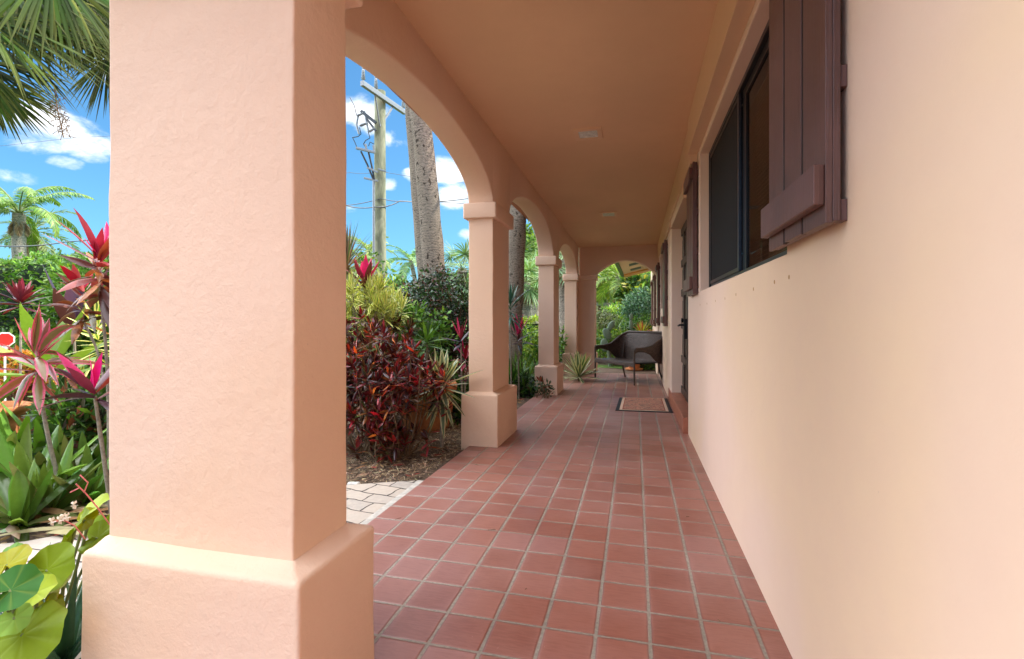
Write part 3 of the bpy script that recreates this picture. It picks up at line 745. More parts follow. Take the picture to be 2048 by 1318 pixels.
CROTON=[(.06,.008,.012),(.10,.010,.014),(.16,.012,.018),(.05,.012,.012),(.26,.02,.02),(.03,.022,.012),(.09,.035,.008),(.14,.05,.012)]
def cordyline(label,top,foot,n,L,W,pal,name='cordyline_plant',inner=None,e_in=82,e_out=-5,g=.8,rise=.10,prof='lance',mat='redleaf',stem='greystem',cat='plant',group=None,sr=.011,bow=(0,0,0),K=7,fold=.3,axis=None,extra=(),chaos=0):
    foot=g0(foot); t=thing(name,label,cat,tuple(foot),group)
    mb=MB(); tube(mb,curve(foot,np.array(top)+[0,0,.02],bow),np.linspace(sr*1.3,sr*.8,8),8,jit=.12)
    for (tp,fr) in extra: tube(mb,curve(foot+(np.array(top)-foot)*fr,tp,bow,6),sr*.7,7,jit=.1)
    part(mb,'stem',M[stem],t)
    mb=MB(); rosette(mb,top,n,L,W,e_in,e_out,g,prof,fold,pal,K,rise,axis,inner,chaos=chaos)
    for (tp,fr) in extra: rosette(mb,tp,int(n*.7),L*.8,W*.85,e_in,e_out,g,prof,fold,pal,K,rise,axis,inner,chaos=chaos)
    part(mb,'foliage',M[mat],t)
    return t
# generic shrubs: clumps in an ellipsoid
def shrub(label,c,R,ncl,per,leaf,pal,name='shrub',mat='leaf',cat='shrub',group=None,r=.22,up=.4,stems=True,core=False,prof='oval'):
    c=np.array(c,float);R=np.array(R,float); foot=np.array([c[0],c[1],GZ]); t=thing(name,label,cat,tuple(foot),group)
    v=randdir(ncl)*rng.uniform(.55,1,(ncl,1)); lump=np.array([1+.25*mnoise.noise(Vector(x*1.7+c)) for x in v])[:,None]
    cen=c+v*R*lump; cen=cen[cen[:,2]>GZ+.02]
    if stems:
        ms=MB()
        for q in cen[:: max(1,len(cen)//16)]: tube(ms,curve(foot+rng.normal(0,.05,3)*[1,1,0],q,(0,0,.05),5),.009,6)
        part(ms,'stems',M['stem'],t)
    mb=MB(); leafcloud(mb,cen,r,per,leaf[0],leaf[1],pal,up,prof); part(mb,'foliage',M[mat],t); return t
# ---- left bed, near to far
cordyline('tall red and bronze cordyline with crimson upright leaves against the broad pillar edge',at(200,575,3.4),at(216,900,3.5),32,.33,.066,BRONZE,inner=MAGENTA,g=.85,rise=.24,bow=(0,.03,0),e_out=-30,chaos=1,extra=((at(165,640,3.5),.55),))
cordyline('bronze pink cordyline leaning over the bromeliads beside the red sign',at(72,750,3.2),at(130,930,3.3),26,.37,.062,[(.16,.12,.03),(.22,.13,.03),(.10,.10,.03),(.30,.12,.03),(.20,.05,.05)],inner=[(.26,.12,.08),(.20,.16,.05)],g=1.1,rise=.18,e_out=-25,mat='cordy',chaos=1,bow=(-.02,0,.03))
cordyline('small cordyline with one hot pink leaf and dark purple leaves above the bromeliads',at(190,800,2.9),at(226,960,3.1),13,.32,.055,PURPLE+[(.22,.05,.03),(.25,.10,.03)],chaos=.8,inner=[(.75,.02,.20),(.30,.02,.08)],g=.5,rise=.05)
cordyline('dark maroon cordyline head in front of the clipped hedge',at(42,615,5.2),at(40,800,5.2),30,.26,.05,[(.08,.015,.025),(.14,.02,.03),(.05,.015,.02)],inner=[(.25,.04,.06)],g=.7)
cordyline('purple leaved ti plant with broad upright leaf behind the tall red cordyline',at(148,665,4.2),at(160,850,4.2),7,.55,.13,[(.07,.03,.05),(.10,.045,.06)],e_in=88,e_out=45,g=.25,prof='oval')
cordyline('broad yellow green leaved plant behind the bronze pink cordyline',at(100,760,4.0),at(110,880,4.0),11,.62,.13,[(.22,.30,.05),(.16,.25,.04),(.12,.2,.05)],e_in=75,e_out=15,g=.5,prof='oval',mat='leaf')
cordyline('yellow striped dracaena between the two red cordylines',at(196,715,3.8),at(205,880,3.9),34,.26,.036,[(.12,.26,.04),(.16,.3,.05)],name='striped_dracaena',e_in=85,e_out=-25,g=.5,rise=.30,mat='yvarieg',prof='lance')
cordyline('second pale striped dracaena low behind the pink leaf cordyline',at(158,800,4.4),at(165,890,4.4),26,.24,.036,[(.14,.26,.04),(.18,.3,.05)],name='striped_dracaena',e_in=85,e_out=-20,g=.5,rise=.2,mat='yvarieg')
BROM=[(.08,.20,.03),(.12,.27,.035),(.17,.29,.04),(.07,.13,.03),(.14,.18,.055),(.18,.19,.07)]
broms=[((58,905),3.30,15,.52,.105,'big glossy green bromeliad beside the terracotta urn, its cup of leaves wide open'),
       ((150,905),3.55,14,.50,.10,'green bromeliad under the bronze pink cordyline'),
       ((205,930),3.75,12,.42,.09,'olive green bromeliad touching the broad pillar edge'),
       ((15,850),3.75,14,.55,.11,'dark green bromeliad behind the red sign post'),
       ((100,960),3.12,13,.36,.085,'low olive bromeliad at the mulch edge with pale banded leaves'),
       ((110,850),4.1,14,.6,.12,'tall green bromeliad at the back of the clump'),
       ((40,985),2.95,12,.34,.085,'small pale olive bromeliad nearest the paver path'),
       ((175,965),3.3,12,.36,.085,'bromeliad with banded leaves below the hot pink cordyline leaf'),
       ((75,860),3.6,13,.5,.11,'upright bright green bromeliad behind the foremost clump'),
       ((185,865),4.3,12,.5,.10,'green bromeliad half hidden behind the pink leaf cordyline')]
for (px,py),d,n,L,W,lab in broms:
    c=at(px,py,d); foot=np.array([c[0],c[1],GZ]); 
    t=thing('bromeliad',lab,'plant',tuple(foot),'green bromeliads in the left bed')
    mb=MB(); hz=max(.05,c[2]-GZ)
    rosette(mb,foot+[0,0,.03],n+5,L*1.12+hz*.25,W*.88,82,10,.8,'strap',.6,BROM,9,0.02,None,[(.14,.26,.04)],chaos=.35)
    part(mb,'rosette',M['glossleaf'],t)
shrub('low tangle of green leaves at the foot of the red and bronze cordylines',at(175,850,3.9),(.42,.3,.22),40,34,(.12,.04),GREEN+DKGREEN+[(.2,.06,.03)],r=.14)
# urn at the left picture edge
c=ground(-28,3.9); t=thing('terracotta_urn','terracotta urn at the far left edge of the bed','pot',tuple(c))
mb=MB(); lathe(mb,[(0,0),(.13,0),(.14,.03),(.19,.12),(.235,.30),(.245,.42),(.22,.50),(.265,.53),(.27,.57),(.24,.58),(.22,.52),(0,.50)],c,28); part(mb,'pot',M['terracotta'],t)
mb=MB(); rosette(mb,c+np.array([0,0,.5]),16,.5,.05,80,0,.8,'lance',.3,GREEN,6); part(mb,'foliage',M['leaf'],t)
# red sign on a white post
p=at(10,679,4.6); t=thing('garden_sign','small red octagonal sign with a white rim on a white post','sign',(p[0],p[1],GZ))
def octa(mb,p,r,th,nvec):
    nvec=nrm(np.array(nvec)); s=nrm(np.cross(nvec,[0,0,1.])); V=[]
    for o in (0,th):
        for k in range(8):
            a=pi/8+k*pi/4; V.append(p+s*r*cos(a)+np.array([0,0,1.])*r*sin(a)+nvec*o)
    mb.add(V,[tuple(range(8))[::-1]],smooth=False); mb.add(V,[tuple(range(8,16))],smooth=False); mb.add(V,[(k,(k+1)%8,8+(k+1)%8,8+k) for k in range(8)],smooth=False)
tc_=np.array([0,0,H])-p; tc_[2]=0
mb=MB(); octa(mb,p,.072,.004,tc_); hexa(mb,[tuple(p+[-.03,-.004,-.09]),tuple(p+[.03,-.004,-.09]),tuple(p+[.03,.004,-.09]),tuple(p+[-.03,.004,-.09])],[tuple(p+[-.05,-.004,-.055]),tuple(p+[.05,-.004,-.055]),tuple(p+[.05,.004,-.055]),tuple(p+[-.05,.004,-.055])]); part(mb,'panel',M['whitepaint'],t)
mb=MB(); octa(mb,p+nrm(tc_)*.005,.060,.003,tc_); part(mb,'red_face',M['red'],t)
mb=MB(); tube(mb,[(p[0],p[1],GZ-.1),(p[0],p[1],p[2]-.06)],.008,8); part(mb,'post',M['whitepaint'],t)

# ---- begonia in the near left corner
def roundleaf(mb,c,N,U,R,col,edge,cup=.12,wav=.04):
    N=nrm(np.array(N,float)); U=np.array(U,float); U=nrm(U-N*np.dot(U,N)); Sd=np.cross(N,U)
    rings=7; seg=56; V=[c];UV=[(.5,0)];Cc=[np.array(col)*1.1]
    for i in range(1,rings+1):
        s=i/rings
        for k in range(seg):
            a=k/seg*2*pi
            notch=1-.75*math.exp(-((a-pi)/.28)**2)
            r=R*s*(1+.16*cos(a)-.06*cos(2*a))*notch*(1+.03*sin(a*9+R*50))
            vein=abs(math.sin(a*3.5)); z=cup*R*s*s+wav*R*sin(a*3+R*90)*s*s-.05*R*(1-vein)**3*s
            V.append(c+U*r*cos(a)+Sd*r*sin(a)*.92+N*(z+.05*R*s*s*sin(a*5+R*77)))
            UV.append((.5+.5*sin(a)*s*.2,s))
            k2=(1-vein)**7*.6*(1-.5*s)
            base=np.array(col)*(1-k2)+np.array([.26,.34,.05])*k2
            e=max(0,(s-.8)/.2)*edge*max(0,sin(a*2.3+R*31)); Cc.append(base*(1-e)+np.array([.22,.07,.02])*e)
    f3=[(0,1+k,1+(k+1)%seg) for k in range(seg)]
    f4=[(1+(i-1)*seg+k,1+i*seg+k,1+i*seg+(k+1)%seg,1+(i-1)*seg+(k+1)%seg) for i in range(1,rings) for k in range(seg)]
    n0=mb.n; mb.add(V,f3,UV,Cc); 
    mb.v.append(np.zeros((0,3))); mb.f.append(np.array(f4)+n0); mb.uv.append(np.zeros((0,2))); mb.c.append(np.zeros((0,3))); mb.smooth.append(np.full(len(f4),True))
foot=ground(40,1.75); foot[2]=GZ
t=thing('begonia','lime green begonia with big round leaves and pink stalks at the near corner','plant',tuple(foot))
LG=(.175,.25,.003); DG=(.05,.175,.03); YG=(.33,.31,.004)
leaves=[((45,1270),1.42,.150,(.25,-.55,.8),(.5,-.3,-.6),LG,.2),((22,1180),1.36,.085,(.45,-.6,.65),(.5,.2,.5),DG,.0),((95,1140),1.60,.115,(.15,-.75,.6),(.6,.1,.3),LG,.0),
 ((128,1150),1.66,.090,(-.3,-.8,.4),(.3,0,-.6),YG,.9),((15,1130),1.55,.09,(.1,-.5,.9),(-.4,.1,.4),YG,.3),((150,1060),1.75,.095,(-.5,-.6,.5),(.3,.3,.6),LG,.0),
 ((195,1075),1.85,.10,(.2,-.6,.7),(.7,.0,.35),LG,.1),((185,1015),1.85,.075,(-.2,-.5,.8),(.5,.2,.55),(.34,.42,.04),.1),((135,1085),1.7,.085,(-.7,-.5,.2),(-.2,.1,-.9),LG,.0),
 ((212,1050),1.92,.085,(.3,-.7,.3),(.1,0,-.8),(.24,.36,.03),.0),((95,1215),1.62,.075,(.3,-.8,.3),(.3,0,-.7),YG,.3),((15,1110),1.75,.06,(0,-.5,.8),(.4,.1,.3),(.14,.28,.05),.0),((5,1290),1.5,.10,(.0,-.4,.9),(-.3,-.1,-.4),DG,.1),
 ((70,1185),1.5,.07,(.1,-.6,.8),(.5,.2,.4),(.36,.44,.03),.2),((112,1120),1.7,.06,(-.2,-.6,.7),(.5,.1,.5),LG,.1),((30,1235),1.40,.06,(.3,-.6,.6),(.4,-.1,-.5),(.20,.33,.04),.0),((170,1040),1.82,.06,(.1,-.7,.5),(.6,.2,.3),YG,.1),((60,1150),1.65,.07,(0,-.4,.9),(.3,.3,.4),(.26,.38,.03),.0),((85,1250),1.55,.075,(.5,-.6,.5),(.6,-.1,-.3),(.22,.36,.03),.2)]
mb=MB(); ms=MB()
for (px,py),d,R,N,U,col,e in leaves:
    c=at(px,py,d); roundleaf(mb,c,N,U,R*.72,col,e,.10,.09); tube(ms,curve(foot+rng.uniform(-.08,.08,3)*[1,1,0],c,(0,0,-.05),7),.0055,6)
part(ms,'stems',M['greenstem'],t); part(mb,'leaves',leafmat('begonia leaf',.5,.2,spec=.15,tr_tint=(1.2,1.2,.3)),t)
mb=MB(); 
for pts in ([(220,1050,1.8),(195,1015,1.75),(170,985,1.72),(152,968,1.7)],[(170,1078,1.7),(150,1052,1.68),(128,1040,1.66),(105,1044,1.64)],[(168,985,1.72),(176,965,1.7),(160,950,1.7)],[(160,975,1.71),(140,985,1.7)]):
    tube(mb,[at(*q) for q in pts],.0022,6)
part(mb,'flower_stalk',M['pinkstem'],t)
mb=MB()
for q in ((102,1043,1.64),(118,1040,1.65),(125,1035,1.66),(132,1034,1.66),(147,1010,1.69)):
    c=at(*q)
    blades(mb,np.tile(c,(5,1)),np.stack([np.cos(np.arange(5)*1.256),.3+0*np.arange(5),np.sin(np.arange(5)*1.256)],1),np.tile([0,1.,0],(5,1))+rng.normal(0,.2,(5,3)),.017,.014,.1,2,'oval',.2,(.75,.66,.55))
part(mb,'flower',M['dry'],t)
# spotted aloes below it
for px,py,d,n,L,lab in ((120,1290,1.75,15,.42,'dark green spiky aloe low at the near corner below the begonia'),(40,1130,2.0,10,.34,'upright dark aloe behind the lime begonia leaves'),(165,1215,1.95,9,.34,'grey green aloe against the pillar base')):
    c=ground(px,d); c=at(px,py,d); c[2]=GZ; t=thing('aloe',lab,'plant',tuple(c))
    mb=MB(); rosette(mb,c+[0,0,.02],n,L,.05,80,8,.15,'spike',.6,[(.05,.12,.06),(.07,.15,.09),(.04,.10,.06)],6,.03); part(mb,'rosette',M['glossleaf'],t)

# ---- croton shrubs
def croton(label,foot,h,w,nst,per,nb=5):
    t=thing('red_croton',label,'shrub',tuple(foot),'red croton shrubs along the porch')
    ms=MB(); tips=[]
    for k in range(nst):
        a=k*2.39996+rng.uniform(-.4,.4); r=w*.5*sqrt((k+.5)/nst)*rng.uniform(.8,1.15); hh=h*(1.0-.45*(r/(w*.5))**2)*rng.uniform(.75,1.05)
        top=foot+np.array([cos(a)*r,sin(a)*r,hh]); b0=foot+np.array([cos(a)*.06*rng.uniform(.2,1),sin(a)*.06,-.03])
        tube_c=0; pts=curve(b0,top,(cos(a)*.05+rng.normal(0,.03),sin(a)*.05+rng.normal(0,.03),-.04),9)
        tube(ms,pts,np.linspace(.010,.004,9),7,jit=.1); tips.append((top,1))
        for q in range(nb):
            i=int(rng.integers(5,9)) if h>.6 else int(rng.integers(3,9)); tp=pts[i]+np.array([rng.normal(0,.10),rng.normal(0,.10),rng.uniform(.02,.16)])
            tube(ms,curve(pts[i],tp,(0,0,-.02),4),.0035,5); tips.append((tp,0))
    part(ms,'stems',M['stem'],t)
    mb=MB()
    for tp,lead in tips:
        n=int(per*rng.uniform(.7,1.3)); z=rng.uniform()
        pal=list(CROTON)
        if z<.22: pal+=[(.40,.02,.02),(.32,.012,.025),(.28,.04,.02)]
        elif z<.42: pal+=[(.55,.14,.02),(.45,.06,.02)]
        elif z<.56: pal+=[(.10,.14,.03),(.06,.09,.02),(.09,.05,.02)]
        if lead and rng.uniform()<.6: pal+=[(.60,.025,.03),(.52,.04,.025),(.45,.018,.035),(.55,.10,.03)]
        ax=np.array([rng.normal(0,.35),rng.normal(0,.35),1.])
        rosette(mb,tp-np.array([0,0,.08]),n,.115,.030,88,-20,.45,'lance',.4,pal,4,.10,ax,jit=.5,chaos=.3)
    part(mb,'foliage',M['cm'],t)
M['cm']=leafmat('croton leaf',.3,.22,spec=.45,tr_tint=(1.6,.6,.5))
croton('red croton shrub with bare forked stems at the mulch edge beside the porch tiles',np.array([-2.08,4.17,GZ]),1.08,.78,13,16,5)
croton('dense dark red croton behind the broad pillar and the mulch edge',np.array([-2.55,4.25,GZ]),1.14,1.0,16,16,5)
croton('dark red croton at the back against the striped yellow dracaena',np.array([-2.85,4.95,GZ]),1.26,1.1,14,20,6)
croton('low croton with crimson tips in front of the terracotta pot',np.array([-2.62,4.80,GZ]),1.16,.8,9,16,5)
croton('croton bush half hidden by the broad pillar',np.array([-3.15,4.5,GZ]),1.17,1.0,12,18,6)
croton('little low croton sprouting at the foot of the bigger red crotons',np.array([-2.18,4.02,GZ]),.38,.40,7,16,3)
# pot behind them
c=np.array([-2.33,5.28,GZ]); t=thing('terracotta_pot','wide carved terracotta pot behind the red crotons','pot',tuple(c))
mb=MB(); lathe(mb,[(0,0),(.24,0),(.255,.03),(.285,.25),(.31,.44),(.345,.455),(.35,.52),(.335,.535),(.30,.52),(.285,.46),(0,.45)],c,40); part(mb,'pot',M['terracotta'],t)
mb=MB()
for k in range(5):
    th=np.linspace(0,4.2*pi,40); a0=-1.9+k*.55; rr=.012+.06*(1-th/th[-1])
    hz=.25+rr*np.sin(th); aa=a0+rr*np.cos(th)/.29; R=.256+.03*(hz-.03)/.22+.004
    tube(mb,np.stack([c[0]+R*np.cos(aa),c[1]+R*np.sin(aa),c[2]+hz],1),.008,6)
part(mb,'scroll_relief',M['terracotta'],t)
cordyline('dark stemmed plant growing out of the terracotta pot',c+np.array([0,0,.95]),c+np.array([0,0,.45]),18,.3,.05,GREEN,e_out=-10,name='potted_plant',mat='leaf')
# cream edged spiky plants
def spiky(label,c,n,L,W,e_in=85,e_out=-20,h=.0,g=.35,pal=((.10,.17,.07),(.13,.2,.09)),name='striped_agave',mat='varieg',group=None,prof='spike'):
    foot=np.array([c[0],c[1],GZ]); t=thing(name,label,'plant',tuple(foot),group)
    if h>0.05:
        mb=MB(); tube(mb,curve(foot,np.array([c[0],c[1],h])),.02,8,jit=.1); part(mb,'stem',M['greystem'],t)
    mb=MB(); rosette(mb,np.array([c[0],c[1],max(h,GZ+.02)]),n,L,W,e_in,e_out,g,prof,.3,pal,7,.05,None); part(mb,'rosette',M[mat],t); return t
spiky('cream striped spiky dracaena arching out beside the second pillar',at(884,762,4.85),38,.44,.066,88,-75,.54,.4,((.13,.19,.11),(.17,.23,.14)),prof='lance')
spiky('cream striped spiky plant seen through the red croton stems',at(762,722,5.0),26,.38,.036,85,-50,.74,.4,prof='lance')
spiky('large striped agave at the foot of the far corner pillar',at(1158,754,9.9),40,.60,.085,80,0,.06,.6,[(.08,.13,.05),(.10,.16,.06)],prof='lance')
# song of India mass
foot=ground(742,6.0); t=thing('striped_dracaena_bush','yellow and green striped dracaena bush above the red crotons','shrub',tuple(foot))
ms=MB(); mb=MB()
for k in range(46):
    px=rng.uniform(672,806); py=rng.uniform(584,655)+abs(px-730)*.10; d=rng.uniform(5.5,6.6)
    c=at(px,py,d); tube(ms,curve(foot+rng.uniform(-.25,.25,3)*[1,1,0],c,(0,0,-.05),5),.007,5)
    rosette(mb,c-[0,0,.10],26,.23,.030,85,-25,.55,'lance',.25,[(.14,.27,.03),(.18,.32,.04)],4,.20)
part(ms,'stems',M['greystem'],t); part(mb,'foliage',M['yvarieg'],t)
cordyline('spiky dark dracaena with thin reddish swords beside the utility pole',at(695,548,6.4),at(697,640,6.4),90,.50,.024,[(.10,.09,.05),(.14,.07,.05),(.09,.12,.05),(.18,.12,.08)],name='spiky_dracaena',e_in=89,e_out=5,g=.12,prof='spike',rise=.28,mat='leaf',K=4)
cordyline('hot magenta cordyline above the striped yellow bush',at(730,578,5.7),at(733,660,6.0),17,.36,.080,[(.10,.03,.03),(.16,.05,.04)],inner=[(.75,.015,.20),(.62,.012,.13)],g=.3,rise=.10,e_out=15)
cordyline('small pink cordyline poking out beside the second pillar',at(922,690,5.9),at(925,760,5.9),9,.30,.045,PURPLE+[(.35,.03,.07)],inner=[(.5,.05,.12)],g=.4)
cordyline('crimson cordyline low beside the second pillar',at(930,728,6.0),at(930,790,6.0),9,.26,.05,[(.35,.015,.05),(.25,.01,.03)],inner=MAGENTA,g=.6)
shrub('dark green and maroon clipped shrub around the big palm trunk',at(868,640,7.4),(.62,.5,.75),90,70,(.065,.032),DKGREEN+[(.03,.06,.045),(.10,.04,.03)],r=.2,mat='glossleaf')
shrub('dark bushy shrub against the second pillar',at(925,650,7.9),(.35,.4,.75),60,60,(.065,.03),DKGREEN+[(.06,.10,.02)],r=.2,mat='glossleaf')
shrub('low green ground plant in the shade under the striped spiky dracaena',at(890,800,6.2),(.45,.4,.25),40,40,(.09,.045),GREEN+DKGREEN,r=.16)
shrub('green filler shrub behind the red crotons',at(800,700,6.6),(.7,.5,.6),60,60,(.08,.04),GREEN,r=.2)
shrub('bushy green shrub far behind the yellow striped bush',at(700,610,9),(1.0,.8,.9),70,60,(.10,.05),GREEN+LIME,r=.3)
# left hedge
def hedgebox(label,p0,p1,z1,thick,pal,n,leaf,name='hedge',mat='leaf'):
    p0=np.array(p0,float)[:2];p1=np.array(p1,float)[:2]; L=np.linalg.norm(p1-p0); u=(p1-p0)/L; nv=np.array([u[1],-u[0]])
    t=thing(name,label,'hedge',(*((p0+p1)/2),GZ))
    mb=MB(); a=p0+nv*-.12+u*.1;b=p1+nv*-.12-u*.1; c=b-nv*(thick-.25); d=a-nv*(thick-.25)
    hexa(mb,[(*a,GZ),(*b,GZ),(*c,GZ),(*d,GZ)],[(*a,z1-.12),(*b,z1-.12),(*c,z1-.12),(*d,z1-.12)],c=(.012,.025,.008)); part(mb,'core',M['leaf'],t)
    k=n; s=rng.uniform(0,L,k); top=rng.uniform(0,1,k)<thick/(thick+z1)
    zz=np.where(top,z1,rng.uniform(GZ,z1,k)); off=np.where(top,rng.uniform(-thick,0,k),0)
    P=np.column_stack([p0+s[:,None]*u+off[:,None]*nv,zz]); 
    lump=np.array([mnoise.noise(Vector(q*1.3))+.5*mnoise.noise(Vector(q*4)) for q in P])*.16
    P[:,:2]+=nv*(np.where(top,0,lump)+rng.normal(0,.05,k))[:,None]; P[:,2]+=np.where(top,lump,0)+rng.normal(0,.03,k)
    D=np.column_stack([np.where(top,0,1)[:,None]*nv,np.where(top,1,.3)])+rng.normal(0,.65,(k,3))
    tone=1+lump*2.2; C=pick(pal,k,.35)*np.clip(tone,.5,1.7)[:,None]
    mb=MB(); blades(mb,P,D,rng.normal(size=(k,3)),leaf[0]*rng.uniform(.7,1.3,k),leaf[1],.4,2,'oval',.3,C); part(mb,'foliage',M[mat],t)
hedgebox('tall clipped green hedge along the street behind the left bed',at(-420,640,14),at(330,640,12.2),at(60,515,12.4)[2],1.2,GREEN+[(.16,.26,.03),(.10,.2,.03)],15000,(.11,.055))
shrub('light green tree-like shrub above the hedge end',at(200,570,10.5),(.65,.7,.62),80,60,(.17,.06),GREEN+LIME[2:],r=.3)
shrub('deep green shrub behind the tall red cordyline',at(205,650,6.5),(.5,.5,.6),70,60,(.11,.05),GREEN,r=.22)
shrub('leafy green filler bush behind the bronze pink cordyline',at(70,745,6.5),(1.0,.6,.38),80,60,(.10,.05),GREEN+LIME[:1],r=.22)
shrub('small orange and yellow croton beyond the red sign',at(40,745,5.6),(.35,.3,.22),26,40,(.09,.035),[(.45,.16,.02),(.35,.28,.03),(.3,.06,.02)],r=.13)

# ---- palms
def fan(mb,hub,axis,normal,R,n=38,spread=2.3,W=.05,g=.5,pal=GREEN,tip=None,K=7,jit=.2):
    axis=nrm(np.array(axis,float)); N=np.array(normal,float); N=nrm(N-axis*np.dot(N,axis)); S=np.cross(N,axis)
    a=np.linspace(-spread,spread,n)+rng.normal(0,.03,n)
    D=axis[None,:]*np.cos(a)[:,None]+S[None,:]*np.sin(a)[:,None]+N[None,:]*(.10*np.cos(a*9))[:,None]+N*.06
    LL=R*(.62+.38*np.cos(a*.5))*rng.uniform(.9,1.08,n)
    Sd=-axis[None,:]*np.sin(a)[:,None]+S[None,:]*np.cos(a)[:,None]
    blades(mb,np.tile(hub,(n,1)),D,Sd,LL,W,g*rng.uniform(.6,1.5,n),K,'lance',.35,pick(pal,n,jit),tip)
def fanpalm(label,foot,top,r0,r1,nf,R,pal,name='fan_palm',pet=.9,lean=(0,0,0),g=.6,nseg=34,bark='palmbark',W=.05,group=None,elev=(80,-40),K=6,cat='palm tree',dead=True):
    foot=np.array(foot,float); top=np.array(top,float); t=thing(name,label,cat,tuple(foot),group)
    mb=MB(); n=26; pts=curve(foot-[0,0,.2],top,lean,n); rr=np.linspace(r0,r1,n)*(1+.035*np.sin(np.arange(n)*1.9)+.02*rng.normal(size=n)); tube(mb,pts,rr,22,jit=.035); part(mb,'trunk',M[bark],t)
    mb=MB(); ms=MB()
    for k in range(nf):
        u=(k+.5)/nf; e=radians(elev[0]+(elev[1]-elev[0])*u+rng.uniform(-10,10)); az=k*2.39996+.7
        d=np.array([cos(e)*cos(az),cos(e)*sin(az),sin(e)]); p=pet*rng.uniform(.8,1.2)
        hub=top+d*p+np.array([0,0,-.12*p]); tube(ms,curve(top,hub,(0,0,.08*p),5),.018*R,6)
        ax=d+np.array([0,0,-.35]); fan(mb,hub,ax,np.array([0,0,1.])+d*.2,R,nseg,2.2,W,g,pal,K=K)
    part(ms,'leaf_stalks',M['greenstem'],t); part(mb,'crown',M['leaf'],t)
    if dead:
        mb=MB()
        for k in range(10):
            az=k*2.4; d=np.array([cos(az)*.35,sin(az)*.35,-1]); fan(mb,top+d*.35,d,np.array([cos(az),sin(az),.2]),R*.7,16,.8,W*.8,.1,[(.28,.19,.09),(.36,.26,.14)],K=4)
        part(mb,'dead_fronds',M['dry'],t)
    return t
def pinnate(mb,base,az,e0,Ln,droop,ll,W,n,pal,ms=None,up=.2,K=4,gl=.5,tipc=None):
    m=18; s=np.linspace(0,1,m); e=np.radians(e0-droop*s**1.3)
    d=np.stack([np.cos(e)*cos(az),np.cos(e)*sin(az),np.sin(e)],1); pts=np.array(base)+np.concatenate([[np.zeros(3)],np.cumsum((d[:-1]+d[1:])/2*Ln/(m-1),0)])
    if ms is not None: tube(ms,pts,np.linspace(.012,.003,m)*Ln,6)
    sd=np.array([-sin(az),cos(az),0.])
    q=np.linspace(.14,1,n); 
    for sg in (1,-1):
        P=np.stack([np.interp(q,s,pts[:,k]) for k in range(3)],1); T=nrm(np.stack([np.interp(q,s,d[:,k]) for k in range(3)],1)); N=np.cross(T,np.tile(sd,(n,1)))*1
        N=np.where(N[:,2:3]<0,-N,N)
        D=sd*sg*.8+T*(.45+.4*q[:,None])+N*up+rng.normal(0,.10,(n,3))
        L=ll*np.sin(np.clip(q*1.05,0,1)*pi*.85+.25)**.7*rng.uniform(.85,1.1,n)
        blades(mb,P,D,T,np.maximum(L,.05*ll),W,gl*rng.uniform(.5,1.5,n),K,'lance',.3,pick(pal,n,.25),tipc,mid=False)
def featherpalm(label,foot,top,r0,r1,nf,Ln,ll,pal,name='feather_palm',group=None,bark='palebark',W=.035,nl=44,elev=(75,-25),droop=(60,95),lean=(0,0,0),extra=None,gl=.6,K=3,cat='palm tree',up=.2):
    foot=np.array(foot,float); top=np.array(top,float); t=thing(name,label,cat,tuple(foot),group)
    mb=MB(); n=20; tube(mb,curve(foot-[0,0,.2],top,lean,n),np.linspace(r0,r1,n)*(1+.03*rng.normal(size=n)),14,jit=.02); part(mb,'trunk',M[bark],t)
    mb=MB(); ms=MB()
    for k in range(nf):
        u=(k+.5)/nf; pinnate(mb,top,k*2.39996+1.1,elev[0]+(elev[1]-elev[0])*u+rng.uniform(-6,6),Ln*rng.uniform(.85,1.1),droop[0]+(droop[1]-droop[0])*rng.uniform(0,1),ll,W,nl,pal,ms,gl=gl,K=K,up=up)
    part(ms,'leaf_stalks',M['greenstem'],t); part(mb,'crown',M['leaf'],t)
    if extra:
        mb=MB()
        for (az,e0,dr,L2) in extra: pinnate(mb,top-[0,0,.1],az,e0,L2,dr,ll*.9,W,nl,[(.30,.2,.10),(.38,.27,.15)],None,gl=1.0,K=3)
        part(mb,'dead_fronds',M['dry'],t)
    return t
# the two big trunks (their crowns are above the arch)
b=at(890,640,7.9); b[2]=GZ; tp=at(834,150,8.1); tp=tp+(tp-np.array([b[0],b[1],1.2]))*.75
fanpalm('big grey palm trunk rising past the first arch, close behind the dark shrub',b,tp,.188,.150,12,1.0,GREEN,lean=(.06,0,0),W=.06,nseg=24)
b=at(876,640,9.6); b[2]=GZ; tp=at(832,150,9.8); tp=tp+(tp-np.array([b[0],b[1],1.2]))*.7
fanpalm('darker second palm trunk close behind the big grey one',b,tp,.20,.17,10,1.0,GREEN,lean=(-.04,0,0),W=.06,nseg=24)
b=at(1026,700,9.6); b[2]=GZ; tp=at(1042,400,9.6); tp=tp+(tp-np.array([b[0],b[1],.8]))*1.1
fanpalm('curved palm trunk seen between the second and third pillars',b,tp,.17,.21,12,1.0,GREEN,lean=(-.09,0,0),W=.06,nseg=24)
